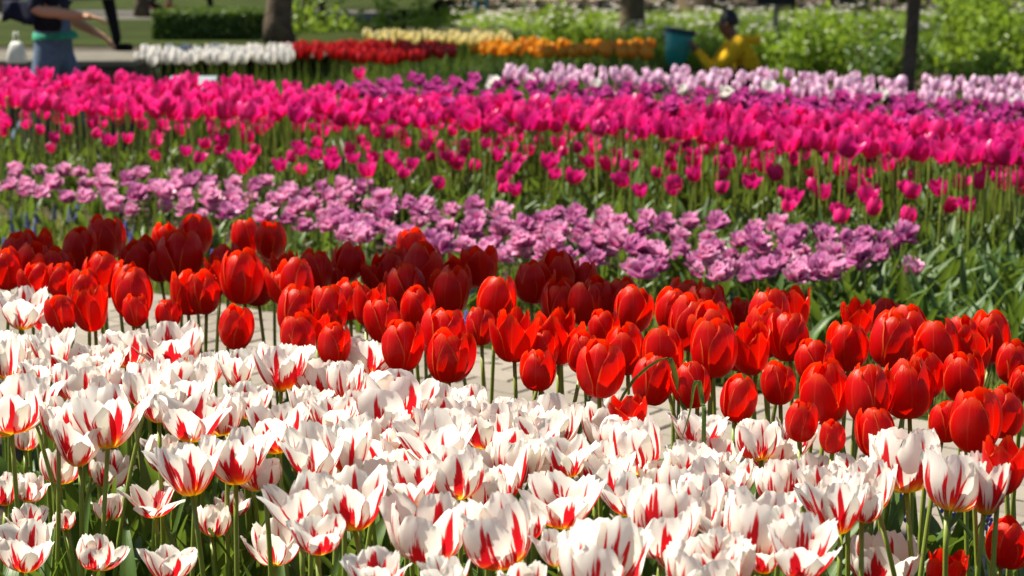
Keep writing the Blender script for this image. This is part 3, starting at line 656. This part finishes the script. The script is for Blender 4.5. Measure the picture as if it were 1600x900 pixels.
stuff(ob('cream_flowers', blossoms(2600, strip_place(300, 1040, 33, 36), .55, .85, .07, M_CRM, 'cream_flowers')), 'far bed of cream flowers below the dark trees', 'flowers')

# ------------------------------------------------------------------ terrace with low wall, lawn, hedge at the left
TZ = .25
xr = (450 - 800) / FPX * 20
m = MB(); m.box((-30, 15.0, -.5), (-2.95, 16.3, TZ), bev=.02); wall = tag(ob('stone_wall', m.mesh('wall', M_STONE_SHADE, False)), 'low stone wall coloured as shaded, with pale coping behind the walking woman', 'wall')
for i in range(14):
    c = MB(); x1 = -2.93 - i * .8; c.box((x1 - .792, 14.95, 0), (x1, 16.15, .05), bev=.008); ob('coping_stone', c.mesh('coping_stone', M_STONE, False), wall, (0, 0, TZ + .003))
m = MB(); m.grid([[(-40, 16.3, TZ - .01), (-1.6, 16.3, TZ - .01)], [(-40, 17.9, TZ - .012), (-1.6, 17.9, TZ - .012)]]); structure(ob('terrace_path', m.mesh('terrace_path', simple('brown_path', (.06, .048, .035), .9, .2, .25, 3, world=True))))
m = MB(); m.grid([[(-40, 17.9, TZ), (-1.2, 17.9, TZ)], [(-40, 23.6, TZ), (-1.6, 23.6, TZ)]]); structure(ob('lawn', m.mesh('lawn', M_LAWN)))
m = MB(); m.grid([[(-40, 23.6, TZ - .01), (-1.6, 23.6, TZ - .01)], [(-40, 27, TZ - .012), (-1.6, 27, TZ - .012)]]); structure(ob('far_path', m.mesh('far_path', simple('grey_path', (.09, .085, .07), .9, .2, .15, 3, world=True))))
m = MB(); m.grid([[(-3, 34.5, -.33), (40, 34.5, -.33)], [(-3, 38.5, -.33), (40, 38.5, -.33)]]); structure(ob('garden_path', m.mesh('garden_path', simple('pale_path', (.26, .23, .19), .9, .2, .15, 3, world=True))))
m = MB(); m.grid([[(-40, 27.0, TZ), (-1.2, 27.0, TZ)], [(-40, 60, TZ), (-1.2, 60, TZ)]]); structure(ob('far_lawn', m.mesh('far_lawn', M_LAWN)))
def leaf_cloud(n, inside, s0, s1, mat, name, seed=1, mb=None):
    m = mb or MB(); q_ = random.Random(seed)
    for _ in range(n):
        p = inside(q_)
        if p is None: continue
        c = Vector(p); a = Vector((q_.gauss(0, 1), q_.gauss(0, 1), q_.gauss(0, .7))).normalized(); b = a.orthogonal().normalized(); b = (Matrix.Rotation(q_.uniform(0, 6.28), 3, a) @ b); e = a.cross(b); s = q_.uniform(s0, s1)
        m.poly([c - b * s, c + e * s * .45 + a * s * .1, c + b * s, c - e * s * .45 + a * s * .1])
    return m.mesh(name, mat, False) if mb is None else m
def hedge_pt(x0, x1, y0, y1, z0, z1):
    def f(q_):
        k = q_.random()
        if k < .45: return (q_.uniform(x0, x1), y0 + abs(q_.gauss(0, .06)), q_.uniform(z0, z1))
        if k < .9: return (q_.uniform(x0, x1), q_.uniform(y0, y1), z1 - abs(q_.gauss(0, .05)))
        return (q_.choice((x0, x1)), q_.uniform(y0, y1), q_.uniform(z0, z1))
    return f
hx0, hx1 = (245 - 800) / FPX * 19, (425 - 800) / FPX * 19
tag(ob('clipped_hedge', leaf_cloud(6000, hedge_pt(hx0, hx1, 18.9, 20.2, TZ, TZ + .27), .02, .04, M_LEAFD, 'hedge')), 'low clipped dark green hedge on the lawn behind white tulips', 'hedge')
tag(ob('dark_hedge', leaf_cloud(14000, hedge_pt(-26, 26, 46, 50, -.4, 4.5), .12, .3, M_LEAFD, 'dark_hedge', 4)), 'dark tall hedge closing the view along the top edge', 'hedge')

# ------------------------------------------------------------------ trees
def crown_mesh(cz, rx, rz, n, s, seed, mat):
    q0 = random.Random(seed); lobes = [(Vector((q0.gauss(0, rx * .5), q0.gauss(0, rx * .5), cz + q0.gauss(0, rz * .45))), q0.uniform(.28, .5) * rx) for _ in range(13)]
    def f(q_):
        c, r = q_.choice(lobes); d = Vector((q_.gauss(0, 1), q_.gauss(0, 1), q_.gauss(0, .8))).normalized(); return tuple(c + d * r * q_.uniform(.55, 1.05))
    return leaf_cloud(n, f, s * .6, s * 1.3, mat, 'crown', seed), lobes
def tree(px, py, z0, wpx, label, hgt, rx, seed, group=None, loc=None, dia=None, n=4200, mat=None, clear=.5, leaf=.2):
    p = Vector(loc) if loc else on_plane(px, py, z0); r = (dia or wpx * p.y / FPX) / 2; q_ = random.Random(seed)
    root = ob('tree', None, None, p); tag(root, label, 'tree', group)
    cm, lobes = crown_mesh(hgt * (clear + 1) / 2, rx, hgt * (1 - clear) / 2, n, leaf, seed, mat or M_LEAFD)
    m = MB(); H1 = hgt * .85
    m.tube([(q_.uniform(-.012, .012) * k * hgt / 8, q_.uniform(-.012, .012) * k * hgt / 8, H1 * t) for k, t in enumerate((0, .02, .06, .2, .45, .7, 1))], [r * 1.45, r * 1.2, r * 1.05, r, r * .9, r * .65, r * .2], 12)
    for c, lr in lobes[:8]:
        b = Vector((0, 0, hgt * clear * q_.uniform(.85, 1.15))); mid = (b + c) / 2 + Vector((0, 0, .25)); m.tube([b, mid, c], [r * .4, r * .28, r * .08], 7)
    ob('trunk', m.mesh('trunk', M_BARK), root); ob('crown', cm, root)
tree(222, 25, TZ, 19, 'slim dark tree trunk on the lawn at upper left', 9, 2.2, 1)
tree(437, 66, TZ, 37, 'tree trunk behind the right end of the low clipped hedge', 10, 1.8, 2, clear=.62)
tree(987, 74, -.34, 36, 'straight tree trunk behind the orange tulips', 11, 3.2, 3)
_p = at_depth(1422, 108, 17.0); tree(0, 0, 0, 0, 'slim young tree trunk among the shrubs at right', 7, 1.3, 4, loc=(_p.x, 17.0, -.4), dia=.12, mat=M_LEAFY, n=900)
tree(1095, 28, -.35, 66, 'broad far tree trunk behind the person in yellow', 14, 5, 5)
tree(1310, 22, -.35, 26, 'far dark tree trunk beyond the shrubs at upper right', 11, 4, 6)
tree(665, 8, -.35, 60, 'far broad dark trunk above the yellow tulips', 14, 5, 9)
tree(10, 18, TZ, 40, 'dark trunk at the upper left corner', 10, 2.2, 10)
tree(0, 0, 0, 0, 'tall tree left of the view whose trunk shades the rear red tulips', 13.5, 1.5, 8, loc=(-3.25, 5.10, 0), dia=.50, n=1500, clear=.70)

# ------------------------------------------------------------------ shrubs
def shrub(px, py, d, w_, h_, label, seed, mat=M_LEAFY, n=1500, s=.045, group='leafy shrubs'):
    p = at_depth(px, py, d); p.z = gz(p.x, d); root = ob('leafy_shrub', None, None, p); tag(root, label, 'shrub', group); q_ = random.Random(seed); m = MB(); tips = []
    for i in range(9):
        a = q_.uniform(0, 6.28); rr = q_.uniform(.1, .5) * w_; t = Vector((math.cos(a) * rr, math.sin(a) * rr, h_ * q_.uniform(.6, 1))); m.tube([(0, 0, 0), t * .5 + Vector((0, 0, h_ * .1)), t], [.012, .009, .004], 5); tips.append(t)
    ob('stem', m.mesh('stem', M_BARK), root)
    def f(q2):
        t = q2.choice(tips); k = q2.uniform(.3, 1.05); c = t * k; return tuple(c + Vector((q2.gauss(0, .10 * w_), q2.gauss(0, .10 * w_), q2.gauss(0, .07 * h_))))
    ob('foliage', leaf_cloud(n, f, s * .7, s * 1.4, mat, 'foliage', seed), root)
shrub(1262, 80, 20.0, 1.1, .85, 'airy green shrub just right of the person in yellow', 1)
shrub(1320, 85, 20.5, 1.1, .95, 'green shrub left of the slim young trunk', 2, n=900)
shrub(1385, 90, 19.0, .9, .7, 'low green shrub at the foot of the slim young trunk', 3, M_LEAF, 900)
shrub(1500, 60, 21.5, 1.2, 1.25, 'tall yellow-green shrub right of the slim young trunk', 4, n=1000)
shrub(1575, 60, 19.5, 1.3, 1.15, 'bright yellow-green shrub cut by the right edge', 5, n=2200)
shrub(1540, 90, 17.5, .8, .6, 'small bright shrub above the lilac tulips near right edge', 6)
shrub(1215, 90, 18.6, .5, .35, 'low shrub in front of the legs of the person in yellow', 7)
for x, y, d, w_, h_, l in ((430, 55, 20.5, .42, .85, 'small plant with reddish base beside the hedge trunk'), (480, 45, 20.5, .65, 1.0, 'light green leafy plant above the left end of the crimson row'), (540, 45, 20.8, .7, 1.05, 'leafy plant above the crimson row, second from left'),
                           (610, 40, 21.0, .7, 1.0, 'leafy green plant above the crimson row, left of yellow tulips'), (680, 40, 21.5, .7, 1.0, 'olive leafy plant above the right end of the crimson row'), (855, 45, 20.0, .55, .9, 'feathery green plant behind the orange tulips, left one'), (920, 45, 20.2, .55, .95, 'feathery green plant between the orange tulips and trunk')):
    shrub(x, y, d, w_, h_, l, int(x), M_LEAFY, 700, .04, 'leafy plants behind the far rows')

# ------------------------------------------------------------------ teal container, board on a post, small sign
p = at_depth(1050, 100, 17.8); zb = gz(p.x, 17.8)
M_TEAL = simple('teal_plastic', (.015, .27, .23), .45, .4, .15, 3); M_NAVY = simple('navy_rim', (.012, .035, .075), .5, .4, .1, 3)
def rrect(w_, d_, z, r_=.25, n=20):
    out = []
    for i in range(n):
        a = 6.283 * i / n; c, s = math.cos(a), math.sin(a); out.append((math.copysign(abs(c) ** .5, c) * w_, math.copysign(abs(s) ** .5, s) * d_, z))
    return out
def loft(rings):
    m = MB(); m.grid([list(r_) + [r_[0]] for r_ in rings]); m.poly(rings[0][::-1]); return m
tc = ob('teal_container', None, None, (p.x, 17.8, zb)); tag(tc, 'dark teal tapered container with navy rim left of the person in yellow', 'container')
rt = (0, R(9), R(12)); K = (.80, .80, .84)
ob('body', loft([rrect(.05, .045, 0), rrect(.095, .08, .06), rrect(.135, .115, .17), rrect(.155, .14, .40), rrect(.145, .13, .405), rrect(.09, .08, .1)]).mesh('body', M_TEAL), tc, (.02, 0, .44), rt, K)
ob('rim', loft([rrect(.157, .142, .39), rrect(.167, .152, .395), rrect(.17, .155, .44), rrect(.157, .142, .445), rrect(.15, .135, .40)]).mesh('rim', M_NAVY), tc, (.02, 0, .44), rt, K)
m = MB(); m.tube([(0, .0, 0), (.02, 0, .46)], [.03, .025], 10); m.tube([(0, 0, 0), (0, 0, .02)], [.12, .11], 16); ob('post', m.mesh('post', M_NAVY), tc)
p = at_depth(1210, 100, 25); zb = gz(p.x, 25); M_BLACK = simple('matt_black', (.012, .012, .014), .6, .3, .2, 4); M_GREY = simple('grey_post', (.16, .17, .13), .6, .4, .2, 4)
bd = ob('sign_board', None, None, (p.x, 25, zb)); tag(bd, 'dark board on a slim grey post right of the person in yellow', 'sign')
m = MB(); m.tube([(0, 0, 0), (0, 0, 1.5)], [.03, .028], 10); ob('post', m.mesh('post', M_GREY), bd)
m = MB(); m.box((-.25, -.06, .78), (.25, -.032, 1.5), bev=.006); ob('panel', m.mesh('panel', M_BLACK, False), bd)
p = on_plane(300, 131, .45); sg = ob('plant_sign', None, None, (p.x, p.y, gz(p.x, p.y))); tag(sg, 'small pale blue-grey plate just above the pink tulips at left', 'sign')
m = MB(); m.tube([(0, 0, 0), (0, .02, .44 - sg.location.z)], [.008, .008], 8); ob('stake', m.mesh('stake', M_GREY), sg)
m = MB(); m.box((-.13, -.09, 0), (.13, .09, .012), bev=.003); ob('plate', m.mesh('plate', simple('pale_plate', (.28, .33, .36), .4, .4, .08, 4), False), sg, (0, 0, .447 - sg.location.z), (R(20), 0, 0))

# ------------------------------------------------------------------ people
BODIES = []
def skin_body(name, joints, edges, mats, region, parent, sub=2):
    names = list(joints); me = bpy.data.meshes.new(name); me.from_pydata([joints[n][0] for n in names], [(names.index(a), names.index(b)) for a, b in edges], [])
    tmp = bpy.data.objects.new(name, me); COL.objects.link(tmp)
    sk = tmp.modifiers.new('skin', 'SKIN'); sk.use_smooth_shade = True
    for i, n in enumerate(names):
        r_ = joints[n][1]; me.skin_vertices[0].data[i].radius = r_ if isinstance(r_, tuple) else (r_, r_)
    me.skin_vertices[0].data[names.index('pelvis')].use_root = True
    ss = tmp.modifiers.new('sub', 'SUBSURF'); ss.levels = ss.render_levels = sub
    BODIES.append((tmp, name, joints, edges, mats, region, parent))
def finish_bodies():
  dg = bpy.context.evaluated_depsgraph_get(); dg.update()
  done = [(bpy.data.meshes.new_from_object(b[0].evaluated_get(dg)),) + b for b in BODIES]
  for em, tmp, name, joints, edges, mats, region, parent in done:
    bpy.data.objects.remove(tmp)
    # bpy.data.meshes.new_from_object(tmp.evaluated_get(dg)); bpy.data.objects.remove(tmp)
    em.materials.clear()
    for mt in mats: em.materials.append(mt)
    segs = [(np.array(joints[a][0]), np.array(joints[b][0]), region(a, b)) for a, b in edges]
    cen = np.empty(len(em.polygons) * 3, 'f'); em.polygons.foreach_get('center', cen); cen = cen.reshape(-1, 3); D = []
    for a, b, rg in segs:
        t = np.clip((cen - a) @ (b - a) / max(1e-9, np.dot(b - a, b - a)), 0, 1); D.append(np.linalg.norm(cen - a - t[:, None] * (b - a), axis=1))
    idx = np.array([g_[2] for g_ in segs], 'i')[np.argmin(np.array(D), axis=0)]
    em.polygons.foreach_set('material_index', idx); em.polygons.foreach_set('use_smooth', np.ones(len(idx), bool)); em.update()
    ob(name, em, parent)
def hand(J, E, side, wrist, d, up):         # palm and five fingers beyond a wrist
    d = Vector(d).normalized(); up = Vector(up).normalized(); sdir = d.cross(up); wv = Vector(wrist)
    pm = wv + d * .07; J['palm' + side] = (tuple(pm), (.03, .018)); E.append(('wrist' + side, 'palm' + side))
    for i, L in enumerate((.070, .078, .072, .056)):
        a = pm + sdir * (.027 - .018 * i) + d * .02; b = a + d * L * .55 - up * .01; c = b + d * L * .4 - up * .022
        for k, pt in enumerate((a, b, c)): J['f%d%d%s' % (i, k, side)] = (tuple(pt), .0088 - .0008 * k)
        E += [('palm' + side, 'f%d0%s' % (i, side)), ('f%d0%s' % (i, side), 'f%d1%s' % (i, side)), ('f%d1%s' % (i, side), 'f%d2%s' % (i, side))]
    a = wv + d * .035 + sdir * .03; b = a + d * .03 + sdir * .018; J['t0' + side] = (tuple(a), .011); J['t1' + side] = (tuple(b), .009)
    E += [('wrist' + side, 't0' + side), ('t0' + side, 't1' + side)]
def person(name, loc, rz, label, pose, cl, group=None, hair=True):
    """pose: joint positions (x = facing direction, y = left, z = up); cl: skin, top, trousers, shoe materials; bare arm flag"""
    root = ob(name, None, None, loc, (0, 0, rz)); tag(root, label, 'person', group); P = pose
    J = {'pelvis': (P['pelvis'], cl.get('pr', (.15, .125))), 'waist': (P['waist'], cl.get('wr', (.135, .11))), 'chest': (P['chest'], cl.get('cr', (.165, .125))), 'neck': (P['neck'], .055), 'headb': (P['headb'], (.075, .075)), 'head': (P['head'], (.085, .095)), 'top': (P['top'], .06)}
    E = [('pelvis', 'waist'), ('waist', 'chest'), ('chest', 'neck'), ('neck', 'headb'), ('headb', 'head'), ('head', 'top')]
    for s in 'lr':
        J['hip' + s] = (P['hip' + s], .095); J['knee' + s] = (P['knee' + s], .062); J['ankle' + s] = (P['ankle' + s], .042); J['heel' + s] = (P['heel' + s], .04); J['toe' + s] = (P['toe' + s], (.045, .03))
        E += [('pelvis', 'hip' + s), ('hip' + s, 'knee' + s), ('knee' + s, 'ankle' + s), ('ankle' + s, 'heel' + s), ('heel' + s, 'toe' + s)]
        ar = cl.get('arm', 1); J['sho' + s] = (P['sho' + s], .065 * ar); J['elb' + s] = (P['elb' + s], .045 * ar); J['wrist' + s] = (P['wrist' + s], (.03, .026))
        E += [('chest', 'sho' + s), ('sho' + s, 'elb' + s), ('elb' + s, 'wrist' + s)]
        d = Vector(P['wrist' + s]) - Vector(P['elb' + s]); hand(J, E, s, P['wrist' + s], d, Vector((0, 0, 1)) if abs(d.normalized().z) < .8 else Vector((1, 0, 0)))
    def region(a, b):
        if b[:4] in ('head', 'top') or a[:4] == 'head' or b[:4] == 'palm' or b[0] in 'ft' and b[1].isdigit(): return 0
        if b == 'neck': return 1
        if a == 'neck': return 0
        if a[:3] == 'sho' and b[:3] == 'elb': return 1
        if a[:3] == 'elb': return 0 if cl.get('bare') else 1
        if b[:3] in ('hip',) or a[:3] == 'hip' or a[:4] == 'knee': return 2
        if b[:4] in ('heel', 'toel', 'toer') or a[:4] == 'heel': return 3
        if b == 'waist': return 2
        return 1
    skin_body('body', J, E, [cl['skin'], cl['top'], cl['trousers'], cl['shoe']], region, root)
    if hair:
        h = Vector(P['head']); m = MB(); rings = []
        for j in range(7):
            a = -.35 + j * (math.pi / 2 + .35) / 6; rings.append([(h.x - .025 + math.cos(t) * .105 * math.cos(a) * (1 if math.cos(t) < .3 else .8), h.y + math.sin(t) * .095 * math.cos(a), h.z + .03 + .115 * math.sin(a)) for t in [6.283 * i / 18 for i in range(18)]])
        m.grid([r_ + [r_[0]] for r_ in rings]); ob('hair', m.mesh('hair', cl['hair']), root)
        # face: eyes, nose, mouth, ears
        for s in (-1, 1):
            for nm, c, r_, mt in (('eye', Vector((h.x + .086, h.y + s * .032, h.z + .005)), .011, cl['hair']), ('ear', Vector((h.x, h.y + s * .092, h.z - .005)), .022, cl['skin'])):
                f = MB(); f.tube([c - Vector((.008, 0, r_)), c, c - Vector((.008, 0, -r_))], [r_ * .4, r_, r_ * .4], 8); ob(nm, f.mesh(nm, mt), root)
        nn = MB(); nn.tube([(h.x + .085, h.y, h.z + .01), (h.x + .112, h.y, h.z - .03), (h.x + .085, h.y, h.z - .045)], [.008, .016, .008], 8); ob('nose', nn.mesh('nose', cl['skin']), root)
        mo = MB(); mo.tube([(h.x + .082, h.y - .024, h.z - .065), (h.x + .09, h.y, h.z - .066), (h.x + .082, h.y + .024, h.z - .065)], [.004, .007, .004], 6); ob('mouth', mo.mesh('mouth', simple('lips', (.35, .09, .07), .5)), root)
    return root
SK1 = simple('skin_tan', (.50, .27, .15), .5, .4, .08, 6); SK2 = simple('skin_brown', (.16, .07, .035), .5, .4, .08, 6)
CLM = lambda n, c, s=30: simple(n, c, .85, .15, .2, s, bump=.3, bscale=300, bdist=.003)
JEANS, BLACK, NAVYC, YELLOW, MINT, TEALC, GREYP = CLM('jeans', (.10, .15, .22)), CLM('black_cloth', (.010, .010, .012)), CLM('navy_cloth', (.015, .018, .035)), CLM('yellow_cloth', (.72, .42, .012)), CLM('mint_cloth', (.04, .28, .17)), CLM('teal_cloth', (.015, .13, .19)), CLM('speckled_cloth', (.09, .10, .10), 60)
HAIR = simple('dark_hair', (.012, .009, .008), .5, .4, .2, 40)
def stand(stride=.0, lean=.0, arm_l=None, arm_r=None):
    P = dict(pelvis=(0, 0, .95), waist=(lean * .3, 0, 1.10), chest=(lean * .7, 0, 1.33), neck=(lean, 0, 1.49), headb=(lean + .02, 0, 1.56), head=(lean + .03, 0, 1.64), top=(lean + .02, 0, 1.73))
    for s, y, k in (('l', 1, 1), ('r', -1, -1)):
        f = stride * k
        P.update({'hip' + s: (0, .085 * y, .90), 'knee' + s: (f * .55 + .04, .09 * y, .50), 'ankle' + s: (f * (1.0 if k > 0 else 1.25), .09 * y, .09 + (.08 if k < 0 and stride else 0)), 'heel' + s: (f * (1.0 if k > 0 else 1.25) - .04, .09 * y, .04 + (.08 if k < 0 and stride else 0)), 'toe' + s: (f * (1.0 if k > 0 else 1.25) + .14, .1 * y, .03)})
        P.update({'sho' + s: (lean * .9, .19 * y, 1.40), 'elb' + s: (lean * .8 - f * .3, .24 * y, 1.12), 'wrist' + s: (lean * .8 - f * .4 + .08, .23 * y, .90)})
    if arm_l: P['elbl'], P['wristl'] = arm_l
    if arm_r: P['elbr'], P['wristr'] = arm_r
    return P
# woman walking to the right, cut off by the top edge
p = at_depth(82, 60, 11.6); g0 = gz(p.x, 11.6) + .06
wl = person('person', (p.x, 11.6, g0 + .0), 0, 'person in blue jeans and mint top walking right with jacket over arm', stand(.30, .03, ((-.02, .25, 1.13), (.20, .20, 1.02)), ((-.05, -.26, 1.16), (.22, -.24, 1.13))), dict(skin=SK1, top=NAVYC, trousers=JEANS, shoe=BLACK, hair=HAIR, bare=True))
m = MB(); m.grid([[(.012 + (.130 + .006 * math.sin(a * 5)) * k_ * math.cos(a), (.165 + .006 * math.sin(a * 5)) * k_ * math.sin(a), z_) for a in [6.283 * i / 30 for i in range(31)]] for k_, z_ in ((1.03, .985), (1.02, .995), (1.0, 1.015), (.85, 1.03))]); ob('shirt_hem', m.mesh('shirt_hem', MINT), wl)
# jacket draped over the near arm: a folded cloth hanging to both sides
def drape(name, length, wdt, drop, mat, seed):
    q_ = random.Random(seed); P = []
    for j in range(9):
        t = j / 8 * 2 - 1; row = []
        for i in range(13):
            u = i / 12; a = math.sin(u * 9 + seed) * .018 * abs(t) + math.sin(u * 17 + t * 3) * .008
            row.append((u * length + .03 * t * math.sin(u * 5), t * wdt * .35 * (1 if abs(t) < .5 else 1.2) + a, -abs(t) ** 1.5 * drop * (1 + .18 * math.sin(u * 6 + seed))))
        P.append(row)
    m = MB(); m.grid(P); return m.mesh(name, mat)
jk = tag(ob('jacket', drape('jacket', .17, .10, .12, NAVYC, 3), None, (p.x - .22, 11.6 - .25, g0 + 1.22)), 'black jacket hanging over the arm of the person in jeans', 'jacket'); jk.modifiers.new('thick', 'SOLIDIFY').thickness = .012
hb_ = ob('handbag', None, None, (p.x + .03, 11.6 - .24, g0 + 1.04), (0, 0, 0), (.8, .8, .8)); tag(hb_, 'small black handbag at the hip of the person in jeans', 'bag')
ob('pouch', loft([rrect(.09, .035, 0), rrect(.105, .045, .05), rrect(.1, .04, .14), rrect(.085, .02, .16), rrect(.02, .005, .16)]).mesh('pouch', BLACK), hb_)
m = MB(); m.tube([(-.08, 0, .15), (-.06, .02, .32), (0, .05, .42), (.06, .02, .32), (.08, 0, .15)], [.006] * 5, 6); ob('strap', m.mesh('strap', BLACK), hb_)
p2 = at_depth(27, 98, 11.9); wb = ob('white_bag', None, None, (p2.x, 11.9, p2.z)); tag(wb, 'white carrier bag hanging at the far left', 'bag')
ob('sack', loft([rrect(.058, .04, 0), rrect(.06, .05, .02), rrect(.05, .045, .07), rrect(.038, .035, .11), rrect(.025, .02, .13), rrect(.02, .012, .125)]).mesh('sack', simple('white_plastic', (.72, .72, .66), .5, .3, .08, 20, .2)), wb)
m = MB(); m.tube([(-.02, 0, .12), (-.01, 0, .19), (.01, 0, .19), (.02, 0, .12)], [.005] * 4, 6); ob('handle', m.mesh('handle', simple('white_plastic_handle', (.7, .7, .64), .5)), wb)
# second walker behind, in black leggings
p = at_depth(132, 20, 16.9); g0 = TZ
p2w = person('person', (p.x, 16.9, g0), 0, 'person in black leggings and speckled coat walking behind the one in jeans', stand(.26, .03), dict(skin=SK1, top=GREYP, trousers=BLACK, shoe=BLACK, hair=HAIR, bare=False))
m = MB(); m.grid([[(.02 + (.15 + .012 * math.sin(a * 6)) * k_ * math.cos(a), (.17 + .012 * math.sin(a * 6)) * k_ * math.sin(a), z_) for a in [6.283 * i / 36 for i in range(37)]] for k_, z_ in ((1.45, .46), (1.35, .6), (1.2, .8), (1.05, .98), (.95, 1.12))]); ob('coat_skirt', m.mesh('coat_skirt', GREYP), p2w)
# crouching person in yellow, facing left, hands raised in front of the face
S = 1.0; p = at_depth(1160, 100, 17.6); g0 = gz(p.x, 17.6)
C = dict(pelvis=(-.16, 0, .30), waist=(-.10, 0, .44), chest=(.02, 0, .66), neck=(.10, 0, .82), headb=(.14, 0, .87), head=(.17, 0, .95), top=(.17, 0, 1.04),
         hipl=(-.14, .09, .28), kneel=(.28, .13, .46), anklel=(.12, .12, .09), heell=(.07, .12, .05), toel=(.26, .13, .03), hipr=(-.14, -.09, .28), kneer=(.22, -.15, .12), ankler=(-.18, -.12, .10), heelr=(-.24, -.12, .12), toer=(-.10, -.12, .03),
         shol=(.05, .19, .74), elbl=(.30, .20, .50), wristl=(.44, .10, .70), shor=(.05, -.19, .74), elbr=(.28, -.20, .50), wristr=(.44, -.08, .70))
yp = person('person', (p.x, 17.6, g0 - .02), R(180), 'crouching person in a yellow hooded jacket facing left with raised hands', C, dict(skin=SK2, top=YELLOW, trousers=NAVYC, shoe=BLACK, hair=HAIR, wr=(.17, .16), cr=(.2, .17), arm=1.6))
yp.scale = (.95, .95, .93)
m = MB(); m.grid([[(-.02 + .10 * math.cos(a) * r_ - .05, .13 * math.sin(a) * r_, .80 + z_) for a in [6.283 * i / 16 for i in range(17)]] for r_, z_ in ((1.0, -.05), (1.1, 0), (.95, .04), (.6, .03), (.3, -.02))]); ob('hood', m.mesh('hood', YELLOW), yp)
# far figures, only legs in view
for px, py, z0, d, st, rz, top, tr, lab in ((252, 18, TZ, None, .1, 0, GREYP, SK1, 'far person with bare legs and red shoes at upper left'), (290, 19, TZ, None, .33, 0, BLACK, BLACK, 'far person in black trousers striding at upper left'),
                                            (752, 30, -.35, None, .0, R(-90), TEALC, TEALC, 'far person in teal trousers standing above the yellow tulips'), (492, 42, TZ, None, .05, R(90), BLACK, BLACK, 'person in black standing above the crimson row'), (945, 28, -.35, None, .1, R(-90), NAVYC, NAVYC, 'far person in dark blue left of the straight trunk')):
    p = on_plane(px, py, z0); person('person', (p.x, p.y, z0), rz, lab, stand(st, .02), dict(skin=SK1, top=top, trousers=tr, shoe=CLM('red_shoe', (.5, .05, .03)) if 'red shoes' in lab else BLACK, hair=HAIR), 'far visitors')
finish_bodies()
for o in bpy.data.objects:
    for k_ in ('px', 'py', 'wpx'):
        if k_ in o: del o[k_]
